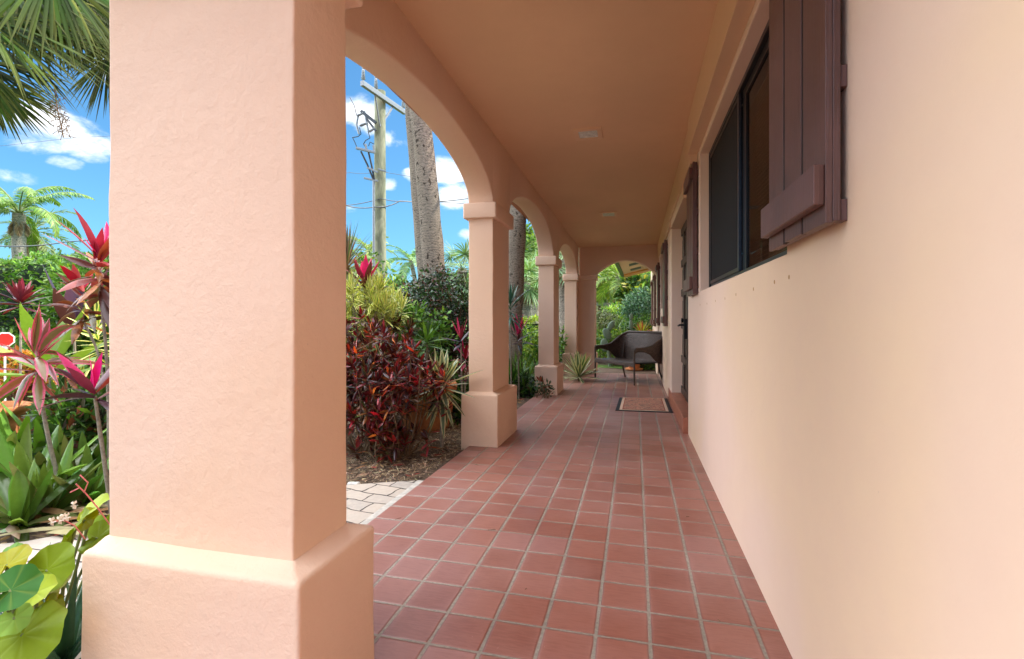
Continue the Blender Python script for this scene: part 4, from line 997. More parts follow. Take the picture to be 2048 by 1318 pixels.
# overhead sabal at top left: crown just out of frame
foot=ground(-190,5.6); hub=at(-150,-120,5.6)
t=thing('fan_palm','fan palm whose long drooping fronds hang into the top left of the sky','palm tree',tuple(foot))
mb=MB(); tube(mb,curve(foot-[0,0,.2],hub,(0,0,0),20),.19,18,jit=.03); part(mb,'trunk',M['palmbark'],t)
FP=[(.014,.045,.006),(.024,.07,.008),(.045,.10,.010),(.12,.15,.02)]
mb=MB(); ms=MB(); mdry=MB()
V_R=np.array([CC,SS,0.]); V_U=np.array([0,0,1.]); V_F=np.array([-SS,CC,0.])
for (px,py,d,ax,ay,af,R,sp,g) in ((-45,35,5.0,.9,-.25,.1,1.35,1.25,.55),(-20,-50,5.3,.85,-.35,-.1,1.45,1.2,.6),(60,-70,5.6,.6,-.7,.1,1.35,1.1,.5),(-70,120,5.1,.9,-.35,.1,.95,1.2,.7),(150,-90,6.0,.25,-.9,.1,1.5,1.1,.35),(240,60,6.2,-.35,-.85,.1,1.05,1.2,.4),(20,10,6.4,.7,-.6,.1,1.2,1.3,.6),(260,-40,6.4,-.5,-.7,0,1.3,1.3,.5),(110,-20,6.6,.3,-.9,.2,1.15,1.3,.5),(-60,60,5.6,.95,-.1,.2,1.5,1.0,.7),(40,-20,5.8,.8,-.45,.2,1.35,1.2,.55),(100,-60,5.2,.55,-.75,.0,1.2,1.2,.5),(180,-40,6.8,-.1,-.95,.1,1.25,1.4,.4),(-30,170,5.9,.75,-.6,.2,.8,1.3,.6),(215,120,6.6,-.3,-.8,.1,.8,1.3,.4)):
    h=at(px,py,d); axv=V_R*ax+V_U*ay+V_F*af
    fan(mb,h,axv,V_U*.8-V_F*.7+V_R*.15,R,46,sp,.036,g*1.25,FP,(.08,.085,.02),K=9,jit=.4)
    tube(ms,curve(hub,h,(0,0,.15),6),.016,7)
for k in range(60):
    h=at(rng.uniform(150,232),rng.uniform(-30,25),5.9); blades(mdry,h[None],(V_R*rng.normal(0,.5)-V_U+V_F*.1)[None],V_R[None],[rng.uniform(.3,.75)],[.008],[.3],6,'spike',.1,(.50,.44,.32))
part(ms,'leaf_stalks',M['greenstem'],t); part(mb,'crown',M['palmleaf'],t); part(mdry,'dry_threads',M['dry'],t)
mb=MB(); st=[at(108,170,5.3),at(114,215,5.3),at(122,250,5.3),at(127,275,5.3)]; tube(mb,st,.006,6)
for k in range(60):
    a=st[rng.integers(0,3)]*.5+st[rng.integers(1,4)]*.5; a=a+rng.normal(0,.03,3); tube(mb,[a,a+rng.normal(0,.05,3)],.003,4); lathe(mb,[(0,-.008),(.008,0),(0,.008)],a+rng.normal(0,.03,3),6)
part(mb,'seed_stalk',M['stem'],t)
# two far palms at the left
QP=[(.14,.25,.03),(.2,.32,.04),(.09,.19,.03)]
f1=ground(38,19); featherpalm('bright green feather palm with a shaggy grey trunk above the hedge',f1,at(38,428,19),.22,.20,13,2.5,.46,QP,extra=[(k*1.3,-70,15,.7) for k in range(5)],W=.034,nl=95,elev=(82,8),droop=(75,120),gl=1.3,K=4,up=-.1,bark='palebark')
f1=ground(66,21); featherpalm('second shaggy palm partly hidden behind the bright green one',f1,at(66,462,21),.2,.2,11,2.0,.5,[(.16,.22,.05),(.12,.2,.04)],extra=[(k*1.3,-60,30,1.1) for k in range(6)],W=.045,nl=40,bark='palmbark')
f1=ground(-200,19); featherpalm('feather palm beyond the left picture edge above the hedge',f1,at(-190,400,19),.2,.18,12,2.6,.6,QP,W=.05,nl=40)
# palms through the first arch
f1=ground(830,30); featherpalm('slim coconut palm far away beside the big grey trunk',f1,at(822,522,30),.16,.12,14,2.1,.5,[(.12,.24,.05),(.18,.3,.07),(.08,.17,.05)],W=.05,nl=34,lean=(.3,0,0))
f1=ground(742,24); featherpalm('yellowish feather palm behind the utility pole',f1,at(738,505,24),.16,.13,13,1.7,.45,[(.24,.28,.05),(.16,.25,.05)],W=.045,nl=34)
f1=ground(905,20); fanpalm('grey green fan palm beyond the dark shrub, next to the second pillar',f1,at(925,540,18),.2,.18,16,.75,[(.08,.16,.06),(.12,.2,.09),(.16,.25,.12)],W=.05,nseg=26,pet=.7,K=4,dead=False)
# palms through the second arch
for px,py,d,lab in ((1052,565,19,'fan palm with a skirt of pale fronds between the second and third pillars'),(1068,548,23,'taller fan palm just left of the third pillar'),(1040,520,27,'distant fan palm behind the curved trunk')):
    fanpalm(lab,ground(px,d),at(px,py,d),.2,.18,18,.85,[(.12,.22,.08),(.18,.28,.11),(.25,.33,.15)],W=.05,nseg=26,pet=.6,K=4,bark='palebark')
fanpalm('pale fan palm in the gap before the far corner pillar',ground(1124,16),at(1126,520,16),.16,.15,16,.8,[(.14,.22,.10),(.2,.28,.15)],W=.045,nseg=26,pet=.6,K=4,bark='palebark')
# palms through the end arch
OP=[(.20,.30,.03),(.30,.32,.03),(.14,.25,.04)]
t=featherpalm('palm with hanging orange fronds beyond the end arch',ground(1217,22),at(1220,560,22),.13,.11,15,1.5,.5,OP,W=.05,nl=34,extra=[(2.6,-10,60,1.5),(3.6,5,80,1.6),(3.0,-35,40,1.3),(1.2,-60,20,1.1)])
featherpalm('slender palm right of the orange fronded one',ground(1237,20),at(1236,555,20),.14,.12,14,1.5,.5,[(.16,.26,.05),(.24,.32,.06)],W=.05,nl=32)
featherpalm('pale palm just below the eave corner',ground(1262,24),at(1264,575,24),.13,.11,14,1.5,.5,[(.22,.3,.06),(.3,.34,.08)],W=.05,nl=32)

# ---- broadleaf trees far off
def tree(label,px,pytop,d,wpx,pal,leaf=.28,n=60,per=60,group='trees beyond the garden',name='tree'):
    s=d/985; top=at(px,pytop,d); foot=ground(px,d); zt=top[2]; hw=wpx*s/2; zc=max(zt*.62,zt-hw*1.3)
    t=thing(name,label,'tree',tuple(foot),group)
    c=np.array([foot[0],foot[1],zc]); Rv=np.array([hw,hw,zt-zc])
    v=randdir(n)*rng.uniform(.5,1,(n,1)); v[:,2]=np.where(v[:,2]<-.6,-v[:,2],v[:,2]); lump=np.array([1+.35*mnoise.noise(Vector(x*1.6+c)) for x in v])[:,None]
    cen=c+v*Rv*lump
    ms=MB(); tube(ms,curve(foot-[0,0,.2],c,(.1,0,0),8),np.linspace(.05,.02,8)*zt,10,jit=.06)
    for q in cen[::max(1,n//12)]: tube(ms,curve(foot*[1,1,0]+[0,0,zc*.55],q,(0,0,.1),5),np.linspace(.018,.005,5)*zt,6)
    part(ms,'trunk',M['stem'],t)
    mb=MB(); leafcloud(mb,cen,max(.35,hw*.36),per,leaf,leaf*.5,pal,.3,K=2,mid=False); part(mb,'crown',M['leaf'],t)
TR=[(.05,.11,.02),(.08,.15,.03),(.03,.08,.02),(.12,.2,.04)]
for a in (('round tree at the far left above the hedge line',-190,480,32,170,TR),('low dark tree behind the far shaggy palms',120,512,34,110,TR),('tree behind the broad pillar, seen at its edge',250,480,30,90,TR),
  ('low leafy tree left of the utility pole foot',690,545,34,90,TR),('dark low tree between the pole and the coconut palm',790,560,36,80,[(.05,.09,.04),(.07,.12,.05)]),('rounded tree under the coconut palm',850,562,33,70,TR),('green tree behind the fan palm by the second pillar',915,548,30,70,TR+LIME[2:]),('distant tree closing the view behind the pole',745,568,40,110,[(.06,.11,.06),(.08,.13,.07)]),
  ('tall tree behind the curved trunk',1040,455,28,90,TR+LIME[2:]),('tall dark tree left of the third pillar',1080,470,32,80,TR),('tree behind the far corner pillar',1135,470,30,80,TR),
  ('broad tree beyond the end arch, left',1195,505,27,80,TR+LIME[2:]),('yellow green tree beyond the end arch, centre',1245,520,25,80,TR+LIME),('tree closing the gap behind the pale far house',1215,528,33,90,TR),('big tree beyond the end arch by the shutters',1300,500,24,100,TR+LIME[2:]),('tree in the far gap below the eave',1275,560,19,60,TR+[(.3,.3,.04)])):
    tree(*a)
# a tree added just outside the view to shade the near end of the porch
foot=np.array([-5.2,-1.6,GZ]); t=thing('tree','added unseen tree on the near left, its crown shading the porch end','tree',tuple(foot))
ms=MB(); tube(ms,curve(foot-[0,0,.2],foot+[.2,.1,2.6],(.15,0,0),8),np.linspace(.16,.09,8),12,jit=.05)
cen=foot+np.array([0,0,3.4])+randdir(90)*rng.uniform(.4,1,(90,1))*np.array([2.3,2.4,2.1]); cen=cen[cen[:,2]>.7]
for q in cen[::8]: tube(ms,curve(foot+[.15,.1,2.0],q,(0,0,.15),5),np.linspace(.05,.015,5),7)
part(ms,'trunk',M['stem'],t); mb=MB(); leafcloud(mb,cen,.62,80,.16,.08,TR,.3,mid=False); part(mb,'crown',M['leaf'],t)  # trunk and crown of the added unseen shade tree
hedgebox('further clipped hedge running on to the left of the bed',(-24,2.5),(-16.6,7.3),2.75,1.2,GREEN+[(.16,.26,.03)],9000,(.14,.07))
tree('leafy tree past the left end of the hedges',-900,420,26,420,TR,.3,60,50)
tree('second leafy tree past the left end of the hedges',-2200,380,34,700,TR,.35,60,50)
# ---- bed by the second arch
hedgebox('low lime green hedge across the street behind the second arch',at(980,660,15),at(1135,660,17),at(1060,640,16)[2],.9,LIME+[(.36,.42,.05)],2600,(.10,.05))
b=at(1062,632,24); t=thing('garden_wall','white garden wall behind the distant palms','wall',(b[0],b[1],GZ))
mb=MB(); p0=at(1000,645,24);p1=at(1140,645,24); obox(mb,(p0[0],p0[1],.75),(p1[0],p1[1],.75),.2,1.6); part(mb,'panel',M['white_wall'],t); mb=MB(); obox(mb,(p0[0],p0[1],1.58),(p1[0],p1[1],1.58),.28,.07); part(mb,'coping',M['whitepaint'],t)
cordyline('dark leaved cordyline with one magenta spike beside the second pillar',at(1036,690,7.9),at(1038,760,7.9),20,.40,.045,PURPLE+[(.03,.05,.04)],inner=[(.75,.02,.22)],g=.7,e_out=-5,rise=.18)
cordyline('dark blue green drooping dracaena between the pillars',at(1022,640,7.6),at(1022,760,7.6),40,.42,.035,[(.03,.09,.06),(.05,.12,.08)],name='dark_dracaena',e_out=-20,g=.9,rise=.3,mat='glossleaf')
for px,py,d,R,lab,pal in ((1050,735,9.3,.42,'arching bright green lily clump between the second and third pillars',GREEN+LIME[2:]),(1066,705,10.6,.45,'lighter arching lily clump beside the third pillar',LIME+GREEN),(1030,760,8.2,.38,'dark green strap leaved clump right behind the second pillar',DKGREEN+GREEN),(1072,690,13,.5,'yellow green bushy clump in the far bed',LIME),(1125,700,12.5,.5,'green clump in front of the far corner pillar',GREEN)):
    c=at(px,py,d); foot=np.array([c[0],c[1],GZ]); t=thing('lily_clump',lab,'plant',tuple(foot),'strap leaved clumps in the bed')
    mb=MB()
    for k in range(5): rosette(mb,foot+rng.normal(0,.12,3)*[1,1,0]+[0,0,.02+.18*rng.uniform()],22,R*1.25,.035,85,20,.9,'lance',.3,pal,6,.1)
    part(mb,'foliage',M['leaf'],t)
shrub('low dark ground cover with small leaves at the foot of the second arch',at(1040,772,8.3),(.4,.5,.16),40,40,(.075,.035),DKGREEN+GREEN,r=.13,mat='glossleaf',stems=False)
shrub('bright low plants in the far bed left of the third pillar',at(1062,690,11),(.7,.6,.45),50,45,(.10,.05),LIME+GREEN,r=.2)
shrub('small red stemmed plant against the third pillar base',at(1088,778,7.75),(.12,.06,.12),7,11,(.08,.036),[(.05,.10,.06),(.20,.04,.02),(.08,.13,.07),(.06,.10,.05)],r=.07)
shrub('green bush behind the large striped agave',at(1128,725,11.6),(.35,.4,.4),40,40,(.09,.05),GREEN+DKGREEN,r=.18)
# ---- garden beyond the end arch
shrub('olive grey bush left in the end arch',at(1203,665,14.2),(.5,.5,.75),70,50,(.075,.04),[(.13,.17,.07),(.18,.21,.10),(.07,.11,.03),(.25,.26,.16)],r=.2)
shrub('blue green bush beyond the end arch under the eave',at(1285,615,15.5),(.62,.6,.55),80,55,(.085,.05),[(.05,.13,.07),(.08,.18,.10),(.14,.25,.16)],r=.2)
shrub('dark green bush behind the loveseat back',at(1282,668,14.6),(.6,.5,.55),80,55,(.09,.04),GREEN+[(.04,.14,.02)],r=.2)
shrub('light green bush in the middle of the end arch',at(1235,640,17),(.8,.6,.5),70,50,(.10,.05),LIME+GREEN,r=.22)
shrub('feathery green plants beyond the end arch near the floor',at(1225,690,13.4),(.55,.4,.35),60,40,(.13,.03),LIME+GREEN,r=.2)
shrub('low dark plants behind the loveseat legs',at(1292,735,12.6),(.45,.3,.22),40,40,(.09,.045),DKGREEN+GREEN,r=.14)
for px,py,d,lab,pal,L in ((1248,672,13.2,'bright green strap plant above the loveseat arm',LIME+GREEN,.55),(1232,655,14,'thin leaved pale green yucca in the end arch',[(.2,.28,.16),(.14,.22,.1)],.7),(1284,652,13,'yellow and red bromeliad above the loveseat back',[(.4,.32,.03),(.5,.08,.05),(.3,.3,.04)],.42)):
    c=at(px,py,d); spiky(lab,c,40,L,.04,86,0,max(.1,c[2]-.25),.5,pal,'strap_plant','leaf','strap plants beyond the end arch',prof='lance')
c=at(1215,662,13); foot=np.array([c[0],c[1],GZ]); t=thing('prickly_pear','grey green prickly pear cactus with flat paddles beyond the end arch','cactus',tuple(foot)); mb=MB()
for (px,py,d,rx,rz,tilt) in ((1214,668,13,.10,.17,.5),(1222,652,13.05,.08,.15,-.5),(1209,690,13,.11,.18,.1),(1262,650,13.1,.06,.14,.05),(1262,634,13.1,.05,.10,-.1),(1233,692,13,.10,.15,.4)):
    c=at(px,py,d); u=V_R*cos(tilt)+V_U*sin(tilt); v=-V_R*sin(tilt)+V_U*cos(tilt); w=V_F
    th=np.linspace(0,pi,9); ph=np.arange(14)/14*2*pi
    V=np.array([c+u*rx*sin(a)*cos(b)+w*.03*sin(a)*sin(b)+v*rz*cos(a) for a in th for b in ph]); i=np.arange(8)[:,None];j=np.arange(14)[None,:];j2=(j+1)%14
    f=np.stack([np.broadcast_to(x,(8,14)) for x in (i*14+j,i*14+j2,(i+1)*14+j2,(i+1)*14+j)],-1).reshape(-1,4); mb.add(V,f,c=(.14,.20,.15))
tube(mb,[at(1222,740,13),at(1216,690,13)],.06,8,c=(.14,.18,.12)); tube(mb,[at(1262,740,13.1),at(1262,660,13.1)],.05,8,c=(.14,.18,.12))
part(mb,'paddles',M['leaf'],t)
for px,d,r,lab in ((1268,12.35,.17,'terracotta pot behind the loveseat'),(1288,12.9,.15,'smaller terracotta pot beside the house wall beyond the porch')):
    c=ground(px,d); t=thing('terracotta_pot',lab,'pot',tuple(c)); mb=MB(); lathe(mb,[(0,0),(r*.7,0),(r*.75,.02),(r*.95,r*1.5),(r*1.12,r*1.52),(r*1.12,r*1.8),(r,r*1.8),(r*.9,r*1.5),(0,r*1.45)],c,24); part(mb,'pot',M['terracotta'],t)
    mb=MB(); lathe(mb,[(0,0),(r*1.2,0),(r*1.3,.04),(r*1.2,.045),(0,.02)],c+[0,0,-.004],24); part(mb,'saucer',M['terracotta'],t)
    mb=MB(); rosette(mb,c+[0,0,r*1.5],22,.4,.05,80,0,.7,'lance',.3,GREEN,5,.1); part(mb,'foliage',M['leaf'],t)
mb=MB(); p=[ground(1188,12.9),ground(1246,12.5),ground(1246,13.4),ground(1180,13.6)]; mb.add([(q[0],q[1],GZ+.012) for q in p],[(0,1,2,3)],smooth=False); tag(mb.build('grass_strip',M['grassground']),kind='structure')
b=at(1215,612,27); t=thing('far_house','pale house wall with a low flat roof beyond the end arch','house',(b[0],b[1],GZ))
mb=MB(); p0=at(1160,640,27);p1=at(1262,640,27); obox(mb,(p0[0],p0[1],.95),(p1[0],p1[1],.95),.3,2.0); part(mb,'wall',M['white_wall'],t); mb=MB(); obox(mb,(p0[0],p0[1],2.05),(p1[0],p1[1],2.05),1.2,.16); part(mb,'roof',simple('grey roof edge',(.22,.21,.2),.7),t); mb=MB(); obox(mb,at(1206,640,26.8)*[1,1,0]+[0,0,1.1],at(1218,640,26.8)*[1,1,0]+[0,0,1.1],.1,1.1); part(mb,'window',M['bronze'],t)

# ================================================================== UTILITY POLE AND WIRES
pd=13.7; foot=ground(760,pd); tp=at(759,183,pd); tp[0]=foot[0]; tp[1]=foot[1]
t=thing('utility_pole','greenish wooden utility pole with a slanting crossarm, insulators and cable gear','pole',tuple(foot))
mb=MB(); tube(mb,curve(foot-[0,0,.3],tp,(0,0,0),14),np.linspace(.178,.150,14)*(1+.01*rng.normal(size=14)),18); part(mb,'shaft',M['pole'],t)
aL=at(724,172,12.75); aR=at(809,227,14.55); zc=(aL[2]+aR[2])/2; aL[2]=aR[2]=zc
off=nrm(np.array([0,0,H])-np.array([foot[0],foot[1],H]))*.2
aL=aL+off*.6; aR=aR+off*.6
mb=MB(); obox(mb,aL,aR,.10,.13); arm=part(mb,'crossarm',M['steel'],t,.008)
mb=MB()
for q in (.28,.70): obox(mb,aL*(1-q)+aR*q+[0,0,-.06],foot*[1,1,0]+off*.75+[0,0,zc-.75],.03,.045)
part(mb,'brace',M['steel'],t)
def insulator(p,h=.36,r=.055,axis=(0,0,1),parent=None):
    pr=[(0,0),(.022,0),(.022,h*.12)]; k=6
    for i in range(k):
        z=h*(.14+.66*i/k); pr+=[(.028,z),(r*(1-.06*i),z+h*.03),(r*(1-.06*i)*.9,z+h*.05),(.028,z+h*.09)]
    pr+=[(.024,h*.84),(.036,h*.88),(.036,h*.95),(0,h)]
    mb=MB(); lathe(mb,pr,p,14,axis=axis); return part(mb,'insulator',M['insul'],parent)
tops=[]
for q in (.03,.30,.96):
    p=aL*(1-q)+aR*q+[0,0,.065]; insulator(p,.38,.06,(0,0,1),t); tops.append(p+[0,0,.38])
# cut-out switches left of the shaft
P_=lambda px,py,dd=0: at(px,py,pd-.25+dd)
mb=MB(); obox(mb,P_(752,246),P_(722,222),.06,.08); obox(mb,P_(752,262),P_(732,236),.05,.06); part(mb,'bracket',M['darkgrey'],t,.004)
mb=MB()
for pts in ([(716,232),(713,250),(718,268)],[(729,222),(733,245),(737,262)]): tube(mb,[P_(*q) for q in pts],.028,8)
part(mb,'switch_tube',M['insul'],t)
for a,b_ in (((713,232),(727,226)),((719,252),(731,247)),((737,264),(750,256)),((722,250),(736,246))):
    A=P_(*a);B=P_(*b_); insulator(A,np.linalg.norm(B-A),.05,tuple(nrm(B-A)),t)
for pts in ([(719,255),(722,268),(716,273),(705,275)],[(736,262),(740,276),(731,281),(727,288)],[(748,288),(740,284),(737,292)],[(705,275),(710,285),(716,300)],[(700,195),(709,212),(713,230)],[(727,288),(732,296),(738,302)]):
    mb=MB(); tube(mb,[P_(*q) for q in pts],.012,6); part(mb,'jumper_cable',M['black'],t)
mb=MB(); obox(mb,P_(750,305),P_(712,296),.07,.06); obox(mb,P_(716,300),P_(716,286),.05,.05); obox(mb,P_(733,303),P_(731,288),.05,.05); obox(mb,P_(748,303),P_(747,290),.05,.05); part(mb,'terminal_bracket',M['steel'],t,.006)
for pts in ([(722,303),(735,330),(747,360)],[(737,305),(743,330),(749,360)]):
    mb=MB(); tube(mb,[P_(*q) for q in pts],.026,8); part(mb,'cable_drop',M['black'],t)
mb=MB(); obox(mb,P_(756,345),P_(734,335),.05,.05); obox(mb,P_(756,362),P_(728,356),.045,.05); obox(mb,P_(756,338),P_(772,343),.05,.04); part(mb,'clamp_bar',M['steel'],t,.004)
c0=P_(747.5,362); mb=MB(); tube(mb,[(c0[0],c0[1],c0[2]),(c0[0],c0[1],GZ-.1)],.035,10); part(mb,'conduit',M['steel'],t)
def wire(label,pts,r=.012,sag=0):
    mb=MB(); P=np.array([at(*q) if len(q)==3 else q for q in pts],float)
    Q=[]
    for a,b_ in zip(P[:-1],P[1:]):
        for u in np.linspace(0,1,10)[:-1]: Q.append(a*(1-u)+b_*u-np.array([0,0,sag*4*u*(1-u)]))
    Q.append(P[-1]); tube(mb,Q,r,5); o=mb.build('overhead_wire',M['darkgrey']); tag(o,label,'wire',group='overhead wires at the utility pole')
def ext(p,dx,dy,dz): return tuple(np.array(p)+[dx,dy,dz])
wire('topmost wire running over the leftmost insulator of the crossarm',[ext(tops[0],-22,-9,.5),tuple(tops[0]),ext(tops[0],16,22,.4)],.009,.5)
wire('wire running over the insulator beside the pole top',[ext(tops[1],-22,-9,.5),tuple(tops[1]),ext(tops[1],16,22,.4)],.009,.55)
wire('wire running over the insulator at the low end of the crossarm',[ext(tops[2],-22,-9,.5),tuple(tops[2]),ext(tops[2],16,22,.4)],.009,.6)
wire('black cable crossing behind the big palm trunk low on the pole',[(300,432,16),(686,409,14.2),(750,414,13.4),(800,402,14),(935,397,15.5),(1100,380,19)],.016,.06)
wire('second black cable dipping between the pole and the big palm trunk',[(300,440,16),(690,411,14),(762,397,13.5),(812,403,14),(840,400,14.5),(1000,410,19)],.012,.03)
wire('thin wire passing at the height of the cable clamps',[(300,395,16),(700,345,14),(758,342,13.6),(935,365,18)],.007,.05)
wire('dark cable crossing the sky over the hedge at left',[(-500,530,15),(0,492,15),(130,484,15),(520,440,15)],.018,.06)
wire('thin wire high over the left palms',[(-500,330,16),(150,275,16),(520,240,16)],.006,.1)

# ================================================================== MAT AND LOVESEAT
t=thing('doormat','faded brown patterned doormat with a black rubber border before the door','mat',(.12,7.36,0))
def quadslab(mb,u0,u1,v0,v1,z0,z1):
    c=[np.array(q) for q in ((-.255,6.775),(.488,6.80),(.488,7.98),(-.232,7.90))]
    L=lambda u,v:(c[0]*(1-u)+c[1]*u)*(1-v)+(c[3]*(1-u)+c[2]*u)*v
    q=[L(u0,v0),L(u1,v0),L(u1,v1),L(u0,v1)]; hexa(mb,[(*p,z0) for p in q],[(*p,z1) for p in q])
mb=MB(); quadslab(mb,0,1,0,1,.001,.010); part(mb,'rubber_border',M['rubber'],t,.004)
mb=MB(); quadslab(mb,.07,.93,.03,.975,.0105,.014); part(mb,'outer_band',M['matband'],t)
mb=MB(); quadslab(mb,.12,.88,.06,.945,.0142,.0165); part(mb,'line_band',M['matred'],t)
mb=MB(); quadslab(mb,.135,.865,.07,.935,.0168,.019); part(mb,'patterned_centre',M['matpat'],t)

A0=np.array([-.797,10.37]);A1=np.array([-.009,9.45]); U=(A1-A0)/np.linalg.norm(A1-A0); Vv=np.array([-U[1],U[0]])
if Vv[1]<0: Vv=-Vv
t=thing('wicker_loveseat','dark brown wicker loveseat with low curved arms at the end of the porch','bench',(*(A0+A1)/2,0))
Wd=np.linalg.norm(A1-A0); Dp=.70
def Wp(u,v,z): q=A0+U*u+Vv*v; return np.array([q[0],q[1],z])
# path of the arm/back line: front-left -> back -> front-right (plan view) with flare
n=61; s=np.linspace(0,1,n); ptsU=[];ptsV=[];zt=[];zb=[]
for q in s:
    x=abs(q-.5)*2; sg=-1 if q<.5 else 1
    # plan: superellipse-like U
    th=(q-.5)*2; a=np.clip(abs(th)/.62,0,1)
    if abs(th)<.40: uu=.5+th/.40*.36; vv=Dp+.10-.05*(th/.4)**2
    else:
        w=(abs(th)-.40)/.60; ang=min(1,w/.38)*pi/2
        uu=.5+sg*(.36+.155*sin(ang)); vv=(Dp+.05)-.155*(1-cos(ang)) if w<.38 else (Dp+.05-.155)*(1-(w-.38)/.62)
    ptsU.append(uu*Wd); ptsV.append(vv)
    k=np.clip((vv)/(Dp+.05),0,1)
    zt.append(np.interp(k,[0,.3,.55,.8,.95,1],[.665,.675,.71,.83,.93,.965]) )
    zb.append(np.interp(k,[0,.05,.12,.3,.5,.66,.8,1],[.60,.615,.63,.625,.57,.46,.40,.38]))
zt=np.array(zt); zb=np.array(zb)
rows=12; V=[];UVw=[]; ln=np.concatenate([[0],np.cumsum(np.hypot(np.diff(ptsU),np.diff(ptsV)))])
cu,cv=Wd/2,.30
for side in (0,1):
    for i in range(n):
        for r in range(rows):
            f=r/(rows-1); z=zb[i]*(1-f)+zt[i]*f; lean=(z-.40)*.16*np.clip(ptsV[i]/Dp,0,1)**2
            ou=np.array([ptsU[i]-cu,(ptsV[i]-cv)]); ou=ou/np.linalg.norm(ou); sh=.022*side
            u=ptsU[i]*1.0+ou[0]*(lean*.4-sh); v=ptsV[i]+ou[1]*(lean-sh)
            V.append(Wp(u,v,z)); UVw.append((ln[i],z))
m_=n*rows; i=np.arange(n-1)[:,None];r=np.arange(rows-1)[None,:]; q=i*rows+r
f=np.stack([q,q+rows,q+rows+1,q+1],-1).reshape(-1,4)
mb=MB(); ff=[f,f[:,::-1]+m_]
mb.add(V,np.concatenate(ff),UVw)
edge=[]; 
for k in (0,rows-1): 
    a=np.arange(n-1)*rows+k; edge.append(np.stack([a,a+rows,a+rows+m_,a+m_],1))
mb.f.append(np.concatenate(edge)+0); mb.v.append(np.zeros((0,3))); mb.uv.append(np.zeros((0,2))); mb.c.append(np.zeros((0,3))); mb.smooth.append(np.full(2*(n-1),True))
part(mb,'backrest',M['wicker'],t)
Va=np.array(V).reshape(2,n,rows,3); top=(Va[0,:,-1]+Va[1,:,-1])/2; bot=(Va[0,:,0]+Va[1,:,0])/2
mb=MB(); tube(mb,top+[0,0,.006],.024,10); part(mb,'top_rail',M['wickerleg'],t)
mb=MB(); tube(mb,bot,.014,8); part(mb,'lower_rail',M['wickerleg'],t)
# seat
mb=MB(); nu,nv=15,9; V=[];UVw=[]
for a in range(nu):
    for b_ in range(nv):
        u=a/(nu-1);v=b_/(nv-1); z=.425-.028*sin(pi*u)**.8*.6-.01*sin(pi*v); ui=Wd*(.01+.98*u) ; V.append(Wp(ui*(1-.0*v)+0,.0+v*(Dp+.02)*(1-.10*abs(2*u-1)**4),z)); UVw.append((ui,v*Dp))
i=np.arange(nu-1)[:,None];j=np.arange(nv-1)[None,:];q=i*nv+j; f=np.stack([q,q+nv,q+nv+1,q+1],-1).reshape(-1,4)
V=np.array(V); V2=V-[0,0,.03]
mb.add(V,f[:,::-1],UVw); mb.add(V2,f,UVw); part(mb,'seat',M['wicker'],t)
mb=MB(); V=[];UVw=[]
for k in range(41):
    u=k/40
    for o in (0,.02):
        for r in range(6):
            z=(.435-.02*sin(pi*u))*(1-r/5)+(.335+.0*u-.05*(sin(pi*u)**.6)*-.35)*(r/5); V.append(Wp(Wd*u,-.012+o,z)); UVw.append((Wd*u,z))
V=np.array(V); a=np.arange(40)[:,None]*12+np.arange(5)[None,:]; f1=np.stack([a,a+1,a+13,a+12],-1).reshape(-1,4); a2=a+6; f2=np.stack([a2,a2+12,a2+13,a2+1],-1).reshape(-1,4); a3=np.arange(40)*12+5; f3=np.stack([a3,a3+6,a3+18,a3+12],1); a4=np.arange(40)*12; f4=np.stack([a4,a4+12,a4+18,a4+6],1)
mb.add(V,np.concatenate([f1,f2,f3,f4]),UVw); part(mb,'apron',M['wicker'],t)
for (u,v,zt_,bu,bv) in ((0.0,0,.665,0,-.01),(Wd,0,.665,0,-.01),(.06*Wd,Dp-.04,.80,-.05,.10),(.94*Wd,Dp-.04,.80,.05,.10)):
    mb=MB()
    if v==0: pts=[Wp(u,0,0),Wp(u,0,.3),Wp(u,0,.55),Wp(u,0,zt_)]
    else: pts=[Wp(u+bu*.9,v+bv,0),Wp(u+bu*.25,v+.015,.22),Wp(u,v,.42),Wp(u+bu*.2,v+.03,.60),Wp(u+bu*.9,v+.11,zt_)]
    P=np.array(pts); k=np.linspace(0,len(P)-1,14); P=np.stack([np.interp(k,np.arange(len(P)),P[:,c]) for c in range(3)],1)
    tube(mb,P,np.linspace(.017,.022,14),10); part(mb,'leg',M['wickerleg'],t)

# ================================================================== MULCH CHIPS, DRY LEAVES, PEBBLES
def onbed(x,y):
    ok=(x<-1.66)
    # keep off the paver path
    xo=np.array([o[0] for o in outer])[::-1]; yo=np.array([o[1] for o in outer])[::-1]; yi=np.array([o[1] for o in inner])[::-1]; xi=np.array([o[0] for o in inner])[::-1]
    hi=np.interp(x,xo,yo); lo=np.interp(x,xi,yi)
    return ok & ((y>hi+.02)|(y<lo-.02))
def gz(x,y): return GZ+.012*np.sin(x*3.1+y*1.7)+.01*np.sin(y*4.3-x*2.2)-.01
mb=MB(); k=42000
x=np.concatenate([rng.uniform(-3.6,-1.62,k//2),rng.uniform(-6,-1.62,k//2)]); y=np.concatenate([rng.uniform(2.2,6.0,k//2),rng.uniform(-.2,9,k//2)])
m_=onbed(x,y)|((y>3.6)&(x<-1.585)); x=x[m_];y=y[m_];k=len(x)
a=rng.uniform(0,6.28,k); D=np.stack([np.cos(a),np.sin(a),rng.normal(0,.22,k)],1)
C=pick([(.30,.19,.105),(.44,.31,.18),(.16,.095,.05),(.55,.41,.26),(.07,.04,.025),(.36,.21,.11)],k,.4)
